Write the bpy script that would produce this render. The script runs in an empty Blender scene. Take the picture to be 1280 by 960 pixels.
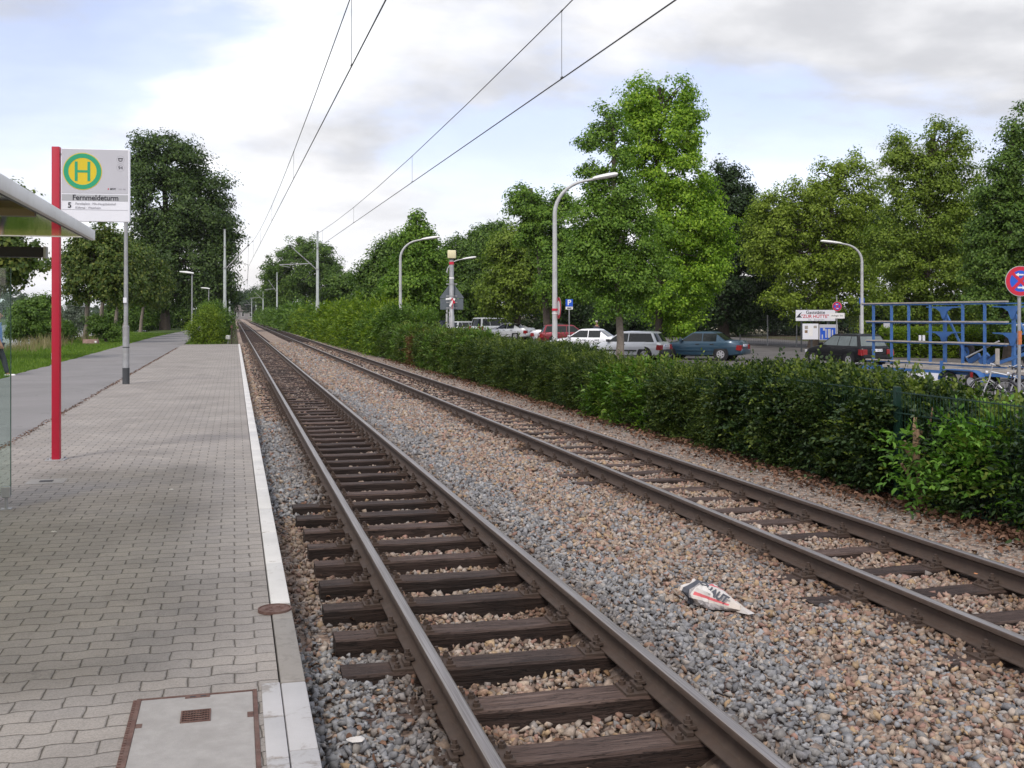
import bpy, bmesh, math, random
import numpy as np
from math import radians as R, sin, cos, pi
from mathutils import Vector, Matrix

S = bpy.context.scene
COL = S.collection
random.seed(7)
RNG = np.random.default_rng(11)

# ------------------------------------------------------------------ camera, sky, sun, exposure
# frame: X to the right of the track, Y along the track, Z up, rail tops at z = 0
FPX, CX, CY, EYE = 1330.0, 640.0, 394.0, 1.73
YAW = R(14.62)
CS, SN = cos(YAW), sin(YAW)
cd = bpy.data.cameras.new('camera')
cam = bpy.data.objects.new('camera', cd)
COL.objects.link(cam)
cam.location = (0, 0, EYE)
cam.rotation_euler = (pi / 2, 0, -YAW)
cd.sensor_width = 36
cd.lens = 36 * FPX / 1280
cd.shift_y = -(480 - CY) / 1280
cd.clip_start = 0.05
cd.clip_end = 20000
S.camera = cam

SUN_EL, SUN_AZ = R(52), R(215)          # azimuth clockwise from +Y
w = bpy.data.worlds.new('World')
S.world = w
w.use_nodes = True
nt = w.node_tree
nt.nodes.clear()
N, L = nt.nodes.new, nt.links.new


def mth(nt, op, a, b=None, c=None, clamp=False):
    n = nt.nodes.new('ShaderNodeMath')
    n.operation = op
    n.use_clamp = clamp
    for i, v in enumerate((a, b, c)):
        if v is None:
            continue
        if isinstance(v, (int, float)):
            n.inputs[i].default_value = v
        else:
            nt.links.new(v, n.inputs[i])
    return n.outputs[0]


def ramp(nt, fac, stops, interp='LINEAR'):
    n = nt.nodes.new('ShaderNodeValToRGB')
    n.color_ramp.interpolation = interp
    el = n.color_ramp.elements
    while len(el) < len(stops):
        el.new(0.5)
    for e, (p, c) in zip(el, stops):
        e.position = p
        e.color = (c[0], c[1], c[2], 1) if not isinstance(c, (int, float)) else (c, c, c, 1)
    nt.links.new(fac, n.inputs[0])
    return n.outputs[0]


def mixc(nt, fac, a, b, mode='MIX'):
    n = nt.nodes.new('ShaderNodeMix')
    n.data_type = 'RGBA'
    n.blend_type = mode
    for sock, v in ((n.inputs[0], fac), (n.inputs[6], a), (n.inputs[7], b)):
        if isinstance(v, (int, float)):
            sock.default_value = v
        elif isinstance(v, tuple):
            sock.default_value = (v[0], v[1], v[2], 1)
        else:
            nt.links.new(v, sock)
    return n.outputs[2]


def noise(nt, vec, scale, detail=4, rough=0.55, dist=0.0, dims='3D'):
    n = nt.nodes.new('ShaderNodeTexNoise')
    n.inputs['Scale'].default_value = scale
    n.inputs['Detail'].default_value = detail
    n.inputs['Roughness'].default_value = rough
    n.inputs['Distortion'].default_value = dist
    if vec is not None:
        nt.links.new(vec, n.inputs['Vector'])
    return n.outputs['Fac']


sky = N('ShaderNodeTexSky')
sky.sky_type = 'NISHITA'
sky.sun_disc = False
sky.sun_elevation = SUN_EL
sky.sun_rotation = SUN_AZ
sky.air_density = 1.0
sky.dust_density = 2.0
tc = N('ShaderNodeTexCoord')
sep = N('ShaderNodeSeparateXYZ')
L(tc.outputs['Generated'], sep.inputs[0])
zz = mth(nt, 'ADD', mth(nt, 'MAXIMUM', sep.outputs[2], 0.0), 0.22)
comb = N('ShaderNodeCombineXYZ')
L(mth(nt, 'DIVIDE', sep.outputs[0], zz), comb.inputs[0])
L(mth(nt, 'DIVIDE', sep.outputs[1], zz), comb.inputs[1])
comb.inputs[2].default_value = 56.7
cov = noise(nt, comb.outputs[0], 0.95, 9, 0.54, 0.12)
comb2 = N('ShaderNodeVectorMath')
comb2.operation = 'ADD'
L(comb.outputs[0], comb2.inputs[0])
comb2.inputs[1].default_value = (42.3, 4.1, 7.7)
shd = noise(nt, comb2.outputs[0], 1.2, 8, 0.54, 0.15)
cover = ramp(nt, cov, [(0.44, 0.30), (0.505, 0.86), (0.55, 1.0)])
# light and grey parts of the cloud
K = 10.0
cl = ramp(nt, shd, [(0.37, (1.0, 1.0, 1.0)), (0.47, (0.70, 0.70, 0.715)), (0.58, (0.48, 0.485, 0.51)), (0.68, (0.40, 0.405, 0.435))])
clk = N('ShaderNodeVectorMath')
clk.operation = 'SCALE'
L(cl, clk.inputs[0])
clk.inputs['Scale'].default_value = K
# brighter, whiter band near the horizon
hz = ramp(nt, sep.outputs[2], [(0.0, 0.75), (0.16, 0.0)])
veil = mixc(nt, hz, clk.outputs[0], (8.6, 8.6, 8.8))
skyb = N('ShaderNodeVectorMath')
skyb.operation = 'SCALE'
L(sky.outputs[0], skyb.inputs[0])
skyb.inputs['Scale'].default_value = 1.75
skt = mixc(nt, 1.0, skyb.outputs[0], (1.12, 0.95, 1.0), 'MULTIPLY')
col = mixc(nt, mth(nt, 'MAXIMUM', cover, hz), skt, veil)
bg = N('ShaderNodeBackground')
L(col, bg.inputs[0])
bg.inputs[1].default_value = 0.1
wo = N('ShaderNodeOutputWorld')
L(bg.outputs[0], wo.inputs[0])

sd = bpy.data.lights.new('sun', 'SUN')
sd.energy = 1.5
sd.angle = R(12)
sd.color = (1.0, 0.95, 0.88)
sun = bpy.data.objects.new('sun', sd)
COL.objects.link(sun)
dv = Vector((sin(SUN_AZ) * cos(SUN_EL), cos(SUN_AZ) * cos(SUN_EL), sin(SUN_EL)))
sun.rotation_euler = dv.to_track_quat('Z', 'Y').to_euler()
vs = S.view_settings
vs.view_transform = 'Standard'
vs.look = 'None'
vs.exposure = 0.6
vs.gamma = 1.0
vs.use_curve_mapping = False


# ------------------------------------------------------------------ helpers
def P(px, zc):
    """ground position of something seen at picture column px, zc metres deep"""
    xc = (px - CX) * zc / FPX
    return (xc * CS + zc * SN, zc * CS - xc * SN)


def zat(py, zc):
    return EYE + (CY - py) * zc / FPX


def lotz(y):
    return -0.5 + 0.0054 * (y - 45)


def tag(o, label=None, cat=None, group=None, kind=None):
    if label:
        o['label'] = label
    if cat:
        o['category'] = cat
    if group:
        o['group'] = group
    if kind:
        o['kind'] = kind
    return o


def empty(name, loc=(0, 0, 0), rz=0.0):
    o = bpy.data.objects.new(name, None)
    o.empty_display_size = 0.2
    o.location = loc
    o.rotation_euler = (0, 0, rz)
    COL.objects.link(o)
    return o


def children(o):
    return [c for c in COL.objects if c.parent == o]


def copy_tree(o, parent=None, kids=None):
    c = o.copy()
    COL.objects.link(c)
    c.parent = parent
    for k in children(o):
        copy_tree(k, c)
    return c


class MB:
    """collects shapes into one mesh"""

    def __init__(self):
        self.v, self.f, self.m = [], [], []
        self.cm = 0

    def add(self, vs, fs):
        b = len(self.v)
        self.v += [tuple(p) for p in vs]
        self.f += [tuple(i + b for i in f) for f in fs]
        self.m += [self.cm] * len(fs)
        return self

    def box(self, x0, x1, y0, y1, z0, z1, b=0.0):
        if b <= 0:
            vs = [(x, y, z) for z in (z0, z1) for y in (y0, y1) for x in (x0, x1)]
            return self.add(vs, [(0, 2, 3, 1), (4, 5, 7, 6), (0, 1, 5, 4), (2, 6, 7, 3), (0, 4, 6, 2), (1, 3, 7, 5)])
        bm = bmesh.new()
        bmesh.ops.create_cube(bm, size=1)
        for v in bm.verts:
            v.co = ((x0 + x1) / 2 + v.co.x * (x1 - x0), (y0 + y1) / 2 + v.co.y * (y1 - y0), (z0 + z1) / 2 + v.co.z * (z1 - z0))
        bmesh.ops.bevel(bm, geom=list(bm.edges), offset=b, segments=2, affect='EDGES', profile=0.5)
        bm.verts.index_update()
        self.add([v.co[:] for v in bm.verts], [[v.index for v in f.verts] for f in bm.faces])
        bm.free()
        return self

    def tube(self, pts, r, n=8, caps=True):
        pts = [Vector(p) for p in pts]
        rs = r if isinstance(r, (list, tuple)) else [r] * len(pts)
        d0 = (pts[1] - pts[0]).normalized()
        up = Vector((0, 0, 1)) if abs(d0.z) < 0.9 else Vector((1, 0, 0))
        a = d0.cross(up).normalized()
        vs, fs = [], []
        for i, p in enumerate(pts):
            d = (pts[min(i + 1, len(pts) - 1)] - pts[max(i - 1, 0)]).normalized()
            a = (a - d * a.dot(d)).normalized()
            b = d.cross(a)
            for k in range(n):
                t = 2 * pi * k / n
                vs.append(p + (a * cos(t) + b * sin(t)) * rs[i])
        for i in range(len(pts) - 1):
            for k in range(n):
                q = (k + 1) % n
                fs.append((i * n + k, i * n + q, (i + 1) * n + q, (i + 1) * n + k))
        if caps:
            fs.append(tuple(range(n))[::-1])
            fs.append(tuple((len(pts) - 1) * n + k for k in range(n)))
        return self.add(vs, fs)

    def beam(self, p0, p1, wx, wz):
        """rectangular bar between two points"""
        p0, p1 = Vector(p0), Vector(p1)
        d = (p1 - p0).normalized()
        up = Vector((0, 0, 1)) if abs(d.z) < 0.95 else Vector((0, 1, 0))
        a = d.cross(up).normalized() * wx / 2
        b = a.cross(d).normalized() * wz / 2
        vs = []
        for p in (p0, p1):
            vs += [p - a - b, p + a - b, p + a + b, p - a + b]
        return self.add(vs, [(0, 1, 2, 3), (7, 6, 5, 4), (0, 4, 5, 1), (1, 5, 6, 2), (2, 6, 7, 3), (3, 7, 4, 0)])

    def disc(self, c, ax, r, th, n=32, r0=0.0):
        """flat cylinder (or ring when r0 > 0) of thickness th about axis ax at centre c"""
        c, ax = Vector(c), Vector(ax).normalized()
        up = Vector((0, 0, 1)) if abs(ax.z) < 0.9 else Vector((1, 0, 0))
        a = ax.cross(up).normalized()
        b = ax.cross(a)
        vs, fs = [], []
        rads = [(r, -th / 2), (r, th / 2)]
        if r0 > 0:
            rads += [(r0, th / 2), (r0, -th / 2)]
        for rr, h in rads:
            for k in range(n):
                t = 2 * pi * k / n
                vs.append(c + ax * h + (a * cos(t) + b * sin(t)) * rr)
        m = len(rads)
        for j in range(m if r0 > 0 else 1):
            for k in range(n):
                q = (k + 1) % n
                j2 = (j + 1) % m
                fs.append((j * n + k, j * n + q, j2 * n + q, j2 * n + k))
        if r0 <= 0:
            fs.append(tuple(range(n))[::-1])
            fs.append(tuple(n + k for k in range(n)))
        return self.add(vs, fs)

    def torus(self, c, ax, Rr, r, n=28, m=8):
        c, ax = Vector(c), Vector(ax).normalized()
        up = Vector((0, 0, 1)) if abs(ax.z) < 0.9 else Vector((1, 0, 0))
        a = ax.cross(up).normalized()
        b = ax.cross(a)
        vs, fs = [], []
        for i in range(n):
            t = 2 * pi * i / n
            d = a * cos(t) + b * sin(t)
            for k in range(m):
                s = 2 * pi * k / m
                vs.append(c + d * (Rr + r * cos(s)) + ax * r * sin(s))
        for i in range(n):
            for k in range(m):
                fs.append((i * m + k, i * m + (k + 1) % m, ((i + 1) % n) * m + (k + 1) % m, ((i + 1) % n) * m + k))
        return self.add(vs, fs)

    def prism(self, poly, th, fr):
        """extrude a 2-D polygon; fr = (origin, u axis, v axis); thickness along u x v"""
        o, u, v = (Vector(q) for q in fr)
        n = u.cross(v).normalized() * th
        k = len(poly)
        vs = [o + u * p[0] + v * p[1] for p in poly] + [o + u * p[0] + v * p[1] + n for p in poly]
        fs = [tuple(range(k))[::-1], tuple(range(k, 2 * k))]
        fs += [(i, (i + 1) % k, k + (i + 1) % k, k + i) for i in range(k)]
        return self.add(vs, fs)

    def build(self, name, mats, parent=None, smooth=False, loc=None):
        me = bpy.data.meshes.new(name)
        me.from_pydata(self.v, [], self.f)
        mats = mats if isinstance(mats, (list, tuple)) else [mats]
        for m in mats:
            me.materials.append(m)
        if len(mats) > 1:
            me.polygons.foreach_set('material_index', self.m)
        bm = bmesh.new()
        bm.from_mesh(me)
        bmesh.ops.recalc_face_normals(bm, faces=bm.faces)
        bm.to_mesh(me)
        bm.free()
        if smooth:
            me.shade_smooth()
            try:
                me.set_sharp_from_angle(angle=R(38))
            except Exception:
                pass
        o = bpy.data.objects.new(name, me)
        COL.objects.link(o)
        if parent is not None:
            o.parent = parent
        if loc is not None:
            o.location = loc
        return o


def npmesh(name, V, F, mat, parent=None, color=None, smooth=False):
    """fast mesh from numpy: V (n,3), F (m,k) with one face size k"""
    me = bpy.data.meshes.new(name)
    n, (m, k) = len(V), F.shape
    me.vertices.add(n)
    me.vertices.foreach_set('co', np.ascontiguousarray(V, dtype=np.float32).ravel())
    me.loops.add(m * k)
    me.loops.foreach_set('vertex_index', np.ascontiguousarray(F, dtype=np.int32).ravel())
    me.polygons.add(m)
    me.polygons.foreach_set('loop_start', np.arange(0, m * k, k, dtype=np.int32))
    if color is not None:
        at = me.color_attributes.new('Col', 'FLOAT_COLOR', 'POINT')
        c4 = np.ones((n, 4), np.float32)
        c4[:, :3] = color
        at.data.foreach_set('color', c4.ravel())
    me.update(calc_edges=True)
    if smooth:
        me.shade_smooth()
    me.materials.append(mat)
    o = bpy.data.objects.new(name, me)
    COL.objects.link(o)
    if parent is not None:
        o.parent = parent
    return o


def text(body, size, mat, parent, loc, rot, name='lettering', align='CENTER', bold=0.0, sx=1.0):
    cu = bpy.data.curves.new(name, 'FONT')
    cu.body = body
    cu.size = size
    cu.align_x = align
    cu.align_y = 'CENTER'
    cu.extrude = 0.0006
    cu.offset = bold
    cu.materials.append(mat)
    o = bpy.data.objects.new(name, cu)
    COL.objects.link(o)
    o.parent = parent
    o.location = loc
    o.rotation_euler = rot
    o.scale = (sx, 1, 1)
    return o


# ------------------------------------------------------------------ materials
def newmat(name):
    m = bpy.data.materials.new(name)
    m.use_nodes = True
    nt = m.node_tree
    b = nt.nodes['Principled BSDF']
    return m, nt, b


def pm(name, col, rough=0.6, var=0.15, scale=6.0, bump=0.0, metal=0.0, spec=0.4, dirt=None, dscale=2.0, damt=0.5, coat=0.0, bscale=None):
    m, nt, b = newmat(name)
    t = nt.nodes.new('ShaderNodeTexCoord')
    g = t.outputs['Object']
    n = noise(nt, g, scale, 6, 0.6)
    lo = tuple(c * (1 - var) for c in col)
    hi = tuple(min(1, c * (1 + var)) for c in col)
    c = ramp(nt, n, [(0.3, lo), (0.7, hi)])
    if dirt is not None:
        d = noise(nt, g, dscale, 8, 0.65, 0.4)
        c = mixc(nt, mth(nt, 'MULTIPLY', ramp(nt, d, [(0.45, 0.0), (0.62, 1.0)]), damt), c, dirt)
    nt.links.new(c, b.inputs['Base Color'])
    b.inputs['Roughness'].default_value = rough
    b.inputs['Metallic'].default_value = metal
    b.inputs['Specular IOR Level'].default_value = spec
    if coat:
        b.inputs['Coat Weight'].default_value = coat
        b.inputs['Coat Roughness'].default_value = 0.05
    if bump > 0:
        bn = nt.nodes.new('ShaderNodeBump')
        bn.inputs['Strength'].default_value = bump
        bn.inputs['Distance'].default_value = 0.01
        nt.links.new(noise(nt, g, bscale or scale * 6, 5, 0.6), bn.inputs['Height'])
        nt.links.new(bn.outputs[0], b.inputs['Normal'])
    return m


def leafmat(name, c0, c1, c2, trans=0.28, nscale=0.6, rough=0.5):
    """c0 dark, c1 mid, c2 light leaf colour, varied leaf by leaf and clump by clump"""
    m, nt, b = newmat(name)
    ge = nt.nodes.new('ShaderNodeNewGeometry')
    t = nt.nodes.new('ShaderNodeTexCoord')
    nn = noise(nt, t.outputs['Object'], nscale, 3, 0.5)
    f = mth(nt, 'ADD', mth(nt, 'MULTIPLY', ge.outputs['Random Per Island'], 0.55), mth(nt, 'MULTIPLY', nn, 0.5), clamp=True)
    c = ramp(nt, f, [(0.15, c0), (0.52, c1), (0.9, c2)])
    nt.links.new(c, b.inputs['Base Color'])
    b.inputs['Roughness'].default_value = rough
    b.inputs['Specular IOR Level'].default_value = 0.22
    tr = nt.nodes.new('ShaderNodeBsdfTranslucent')
    tcol = mixc(nt, 1.0, c, (1.0, 1.25, 0.45), 'MULTIPLY')
    nt.links.new(tcol, tr.inputs[0])
    ms = nt.nodes.new('ShaderNodeMixShader')
    ms.inputs[0].default_value = trans
    nt.links.new(b.outputs[0], ms.inputs[1])
    nt.links.new(tr.outputs[0], ms.inputs[2])
    nt.links.new(ms.outputs[0], nt.nodes['Material Output'].inputs[0])
    return m


def attrmat(name, rough=0.85, var=0.12, scale=60, spec=0.25, bump=0.0):
    m, nt, b = newmat(name)
    a = nt.nodes.new('ShaderNodeAttribute')
    a.attribute_name = 'Col'
    t = nt.nodes.new('ShaderNodeTexCoord')
    n = noise(nt, t.outputs['Object'], scale, 3, 0.6)
    c = mixc(nt, 1.0, a.outputs['Color'], ramp(nt, n, [(0.3, 1 - var * 2), (0.7, 1 + 0.0)]), 'MULTIPLY')
    nt.links.new(c, b.inputs['Base Color'])
    b.inputs['Roughness'].default_value = rough
    b.inputs['Specular IOR Level'].default_value = spec
    return m


def glassmat(name, tint, gloss=0.12, rough=0.03):
    m, nt, b = newmat(name)
    nt.nodes.remove(b)
    tr = nt.nodes.new('ShaderNodeBsdfTransparent')
    tr.inputs[0].default_value = (*tint, 1)
    gl = nt.nodes.new('ShaderNodeBsdfGlossy')
    gl.inputs[0].default_value = (0.9, 0.9, 0.9, 1)
    gl.inputs[1].default_value = rough
    fr = nt.nodes.new('ShaderNodeFresnel')
    fr.inputs[0].default_value = 1.45
    ms = nt.nodes.new('ShaderNodeMixShader')
    nt.links.new(mth(nt, 'ADD', mth(nt, 'MULTIPLY', fr.outputs[0], 0.8), gloss * 0.3, clamp=True), ms.inputs[0])
    nt.links.new(tr.outputs[0], ms.inputs[1])
    nt.links.new(gl.outputs[0], ms.inputs[2])
    nt.links.new(ms.outputs[0], nt.nodes['Material Output'].inputs[0])
    return m


M = {}
M['red'] = pm('red_paint', (0.42, 0.012, 0.036), 0.4, 0.06, 3, dirt=(0.36, 0.05, 0.05), damt=0.25)
M['white'] = pm('white_paint', (0.78, 0.78, 0.77), 0.45, 0.04, 4, dirt=(0.55, 0.54, 0.5), damt=0.3)
M['signgrey'] = pm('sign_grey', (0.50, 0.50, 0.54), 0.4, 0.02, 4)
M['signgrey2'] = pm('sign_band_grey', (0.40, 0.41, 0.43), 0.4, 0.02, 4)
M['signwhite'] = pm('sign_white', (0.76, 0.77, 0.82), 0.4, 0.02, 4)
M['yellow'] = pm('sign_yellow', (0.66, 0.50, 0.02), 0.4, 0.03, 4)
M['green'] = pm('sign_green', (0.02, 0.33, 0.17), 0.4, 0.03, 4)
M['black'] = pm('black_paint', (0.01, 0.01, 0.012), 0.5, 0.1, 6)
M['ink'] = pm('ink', (0.03, 0.03, 0.04), 0.6, 0.05, 6)
M['inkgrey'] = pm('grey_ink', (0.35, 0.35, 0.38), 0.6, 0.05, 6)
M['signred'] = pm('sign_red', (0.55, 0.02, 0.05), 0.4, 0.05, 6)
M['signblue'] = pm('sign_blue', (0.02, 0.10, 0.55), 0.4, 0.05, 6)
M['galv'] = pm('galvanised_steel', (0.36, 0.37, 0.38), 0.45, 0.14, 5, metal=0.35, dirt=(0.24, 0.22, 0.2), dscale=3, damt=0.5)
M['galvpale'] = pm('pale_steel', (0.47, 0.48, 0.48), 0.5, 0.12, 5, metal=0.15, dirt=(0.33, 0.31, 0.29), dscale=2.5, damt=0.5)
M['mast'] = pm('mast_paint', (0.38, 0.42, 0.41), 0.55, 0.12, 3, dirt=(0.25, 0.24, 0.2), dscale=1.5, damt=0.4)
M['lampwhite'] = pm('lamp_housing', (0.72, 0.72, 0.70), 0.4, 0.05, 4)
M['cream'] = pm('cream_lamp', (0.72, 0.66, 0.42), 0.4, 0.06, 6)
M['darkgrey'] = pm('dark_grey_paint', (0.055, 0.06, 0.065), 0.5, 0.12, 4)
M['signback'] = pm('sign_back_grey', (0.105, 0.125, 0.14), 0.5, 0.06, 4)
M['rubber'] = pm('rubber', (0.018, 0.018, 0.019), 0.8, 0.2, 12)
M['rim'] = pm('wheel_rim', (0.55, 0.55, 0.57), 0.35, 0.08, 12, metal=0.6)
M['fencegreen'] = pm('fence_green', (0.007, 0.032, 0.021), 0.5, 0.12, 6)
M['bark'] = pm('bark', (0.075, 0.06, 0.047), 0.9, 0.3, 8, bump=0.7)
M['barkgrey'] = pm('grey_bark', (0.20, 0.17, 0.14), 0.9, 0.25, 8, bump=0.6)
M['darkcore'] = pm('dark_hedge_core', (0.018, 0.022, 0.012), 0.95, 0.3, 8)  # for the solid cores added inside the hedges
M['cutwood'] = pm('cut_wood', (0.25, 0.165, 0.10), 0.85, 0.25, 10, bump=0.5)
M['rust'] = pm('rusty_iron', (0.115, 0.062, 0.05), 0.85, 0.3, 20, bump=0.5, dirt=(0.17, 0.12, 0.10), dscale=12)
M['blue'] = pm('blue_paint', (0.045, 0.13, 0.33), 0.45, 0.12, 5, dirt=(0.06, 0.14, 0.36), damt=0.5)
M['plank'] = pm('weathered_plank', (0.36, 0.33, 0.29), 0.8, 0.2, 6)
M['skin'] = pm('skin', (0.42, 0.22, 0.15), 0.55, 0.1, 8)
M['shirt'] = pm('blue_shirt', (0.20, 0.32, 0.62), 0.8, 0.1, 8)
M['trousers'] = pm('dark_trousers', (0.06, 0.06, 0.075), 0.85, 0.1, 8)
M['greyhair'] = pm('grey_hair', (0.38, 0.36, 0.34), 0.8, 0.2, 30)
M['stone'] = pm('pink_stone', (0.30, 0.20, 0.17), 0.85, 0.2, 7, bump=0.5)
M['concrete'] = pm('concrete', (0.315, 0.30, 0.285), 0.85, 0.1, 14, bump=0.25, dirt=(0.25, 0.235, 0.22), dscale=5, damt=0.5, bscale=160)
M['wallpale'] = pm('pale_render', (0.55, 0.52, 0.42), 0.8, 0.06, 3)
M['wallgrey'] = pm('grey_render', (0.22, 0.21, 0.21), 0.8, 0.06, 3)
M['rooftile'] = pm('roof_tiles', (0.11, 0.09, 0.085), 0.8, 0.15, 3)
M['tapewhite'] = pm('tape_white', (0.8, 0.79, 0.78), 0.4, 0.05, 6)
M['carglass'] = pm('car_glass', (0.012, 0.016, 0.017), 0.08, 0.2, 3, spec=0.45)
M['plastic'] = pm('black_plastic', (0.03, 0.03, 0.032), 0.6, 0.1, 10)
M['taillight'] = pm('tail_light', (0.24, 0.012, 0.014), 0.2, 0.1, 10, spec=0.7)
M['headlight'] = pm('head_light', (0.6, 0.6, 0.62), 0.15, 0.1, 10, spec=0.8)
M['indicator'] = pm('indicator', (0.7, 0.25, 0.02), 0.3, 0.1, 10)


# ------------------------------------------------------------------ terrain, water, far hill
def sstep(a, b, x):
    t = np.clip((x - a) / (b - a), 0, 1)
    return t * t * (3 - 2 * t)


def wob(x, y, s=1.0, ph=0.0):
    return (np.sin(x * 1.7 * s + 0.9 * y * s + ph) + np.sin(-x * 2.9 * s + 2.3 * y * s + 1.3 + ph) + np.sin(x * 5.1 * s + 4.3 * y * s + 2.1 * ph) * 0.5) / 2.5


def gz(x, y):
    x = np.asarray(x, float)
    y = np.asarray(y, float)
    lot = lotz(np.clip(y, 0, 100))
    px = [-8000, -101, -93, -27, -9, -6.1, -5.7, -2.9, -2.6, 0.22, 0.34, 6.3, 6.6, 7.6, 9.2]
    pz = [-0.9, -0.9, -3.6, -3.6, 0.0, 0.07, 0.05, 0.05, -0.06, -0.06, -0.42, -0.42, -0.15, -0.2, 0.0]
    z = np.interp(x, px, pz)
    r = sstep(7.0, 9.2, x)
    return z * (1 - r) + (lot - 0.03) * r


def ground_mat():
    m, nt, b = newmat('ground')
    t = nt.nodes.new('ShaderNodeTexCoord')
    g = t.outputs['Object']
    a = noise(nt, g, 0.25, 6, 0.6)
    c1 = ramp(nt, noise(nt, g, 3.0, 6, 0.7), [(0.3, (0.035, 0.055, 0.018)), (0.6, (0.07, 0.105, 0.03)), (0.75, (0.13, 0.12, 0.06))])
    c2 = ramp(nt, noise(nt, g, 5.0, 6, 0.7), [(0.3, (0.06, 0.045, 0.03)), (0.7, (0.13, 0.10, 0.075))])
    sp = nt.nodes.new('ShaderNodeSeparateXYZ')
    nt.links.new(g, sp.inputs[0])
    dirt = mth(nt, 'MULTIPLY', mth(nt, 'GREATER_THAN', sp.outputs[0], -2.9), ramp(nt, a, [(0.40, 1.0), (0.62, 0.3)]))
    nt.links.new(mixc(nt, dirt, c1, c2), b.inputs['Base Color'])
    b.inputs['Roughness'].default_value = 0.95
    b.inputs['Specular IOR Level'].default_value = 0.1
    bn = nt.nodes.new('ShaderNodeBump')
    bn.inputs['Strength'].default_value = 0.8
    bn.inputs['Distance'].default_value = 0.05
    nt.links.new(noise(nt, g, 9, 6, 0.7), bn.inputs['Height'])
    nt.links.new(bn.outputs[0], b.inputs['Normal'])
    return m


def grid(name, xs, ys, zf, mat, kind='structure'):
    X, Y = np.meshgrid(np.asarray(xs, float), np.asarray(ys, float))
    Z = zf(X, Y)
    V = np.stack([X, Y, Z], -1).reshape(-1, 3)
    nx, ny = len(xs), len(ys)
    i = np.arange(ny - 1)[:, None] * nx + np.arange(nx - 1)[None]
    F = np.stack([i, i + 1, i + nx + 1, i + nx], -1).reshape(-1, 4)
    o = npmesh(name, V, F, mat, smooth=True)
    return tag(o, kind=kind)


gx = [-8000, -2500, -900, -400, -200, -130, -101, -97, -93, -80, -60, -45, -27, -22, -17, -13, -11, -9, -7.5, -6.1, -5.7, -2.9, -2.6, -1.5, 0.22, 0.34,
      2, 4, 6.3, 6.6, 7.0, 7.6, 8.2, 9.2, 12, 16, 22, 30, 45, 70, 120, 250, 600, 2000, 8000]
gy = [-400, -60, -20, -5, 0, 5, 10, 15, 20, 25, 30, 40, 50, 60, 61.2, 70, 85, 100, 120, 160, 240, 400, 700, 1200, 2500, 9000]
grid('ground', gx, gy, lambda x, y: gz(x, y) + 0.05 * wob(x, y, 0.4) * (np.abs(x + 14) < 8.2), ground_mat())

mw, nt, b = newmat('river_water')
b.inputs['Base Color'].default_value = (0.06, 0.08, 0.07, 1)
b.inputs['Roughness'].default_value = 0.12
t = nt.nodes.new('ShaderNodeTexCoord')
bn = nt.nodes.new('ShaderNodeBump')
bn.inputs['Strength'].default_value = 0.25
nt.links.new(noise(nt, t.outputs['Object'], 1.2, 4), bn.inputs['Height'])
nt.links.new(bn.outputs[0], b.inputs['Normal'])
grid('river_water', [-99, -60, -23], [-300, 0, 300, 900, 2500], lambda x, y: 0 * x - 2.5, mw)


def hill_mesh():
    xs = np.linspace(-9000, -1200, 60)
    ys = np.linspace(5200, 8600, 14)
    X, Y = np.meshgrid(xs, ys)
    rid = 95 + 40 * np.sin(X / 900.0) + 18 * np.sin(X / 370.0 + 1)
    Z = rid * np.sin(np.clip((Y - 5200) / 3400, 0, 1) * pi) ** 0.8 - 5
    return xs, ys, Z


hx, hy, hz_ = hill_mesh()
grid('hills', hx, hy, lambda X, Y: hz_, pm('wooded_hill', (0.05, 0.075, 0.055), 0.95, 0.25, 0.004))


# parking lot and the road beyond
def asphalt(name, base, var=0.15, patch=0.25):
    m, nt, b = newmat(name)
    t = nt.nodes.new('ShaderNodeTexCoord')
    g = t.outputs['Object']
    f = noise(nt, g, 90, 4, 0.7)
    c = ramp(nt, f, [(0.3, tuple(k * (1 - var) for k in base)), (0.7, tuple(k * (1 + var) for k in base))])
    p = ramp(nt, noise(nt, g, 0.55, 6, 0.6, 0.5), [(0.35, 1 - patch), (0.65, 1.05)])
    c = mixc(nt, 1.0, c, p, 'MULTIPLY')
    s = nt.nodes.new('ShaderNodeTexVoronoi')
    s.feature = 'DISTANCE_TO_EDGE'
    s.inputs['Scale'].default_value = 0.5
    mp = nt.nodes.new('ShaderNodeVectorMath')
    mp.operation = 'ADD'
    nt.links.new(g, mp.inputs[0])
    nz = nt.nodes.new('ShaderNodeTexNoise')
    nz.inputs['Scale'].default_value = 2.0
    nt.links.new(g, nz.inputs['Vector'])
    nt.links.new(nz.outputs['Color'], mp.inputs[1])
    nt.links.new(mp.outputs[0], s.inputs['Vector'])
    cr = ramp(nt, s.outputs['Distance'], [(0.0, 0.72), (0.008, 1.0)])
    c = mixc(nt, 1.0, c, cr, 'MULTIPLY')
    nt.links.new(c, b.inputs['Base Color'])
    b.inputs['Roughness'].default_value = 0.85
    b.inputs['Specular IOR Level'].default_value = 0.25
    bn = nt.nodes.new('ShaderNodeBump')
    bn.inputs['Strength'].default_value = 0.35
    bn.inputs['Distance'].default_value = 0.006
    nt.links.new(f, bn.inputs['Height'])
    nt.links.new(bn.outputs[0], b.inputs['Normal'])
    return m


M['asphalt'] = asphalt('path_asphalt', (0.212, 0.202, 0.199), 0.12, 0.14)
M['lotasphalt'] = asphalt('lot_asphalt', (0.13, 0.12, 0.115), 0.15, 0.3)
grid('parking_lot', np.linspace(9.6, 44, 12), np.linspace(2, 108, 20), lambda x, y: lotz(y) + 0 * x, M['lotasphalt'])

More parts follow.
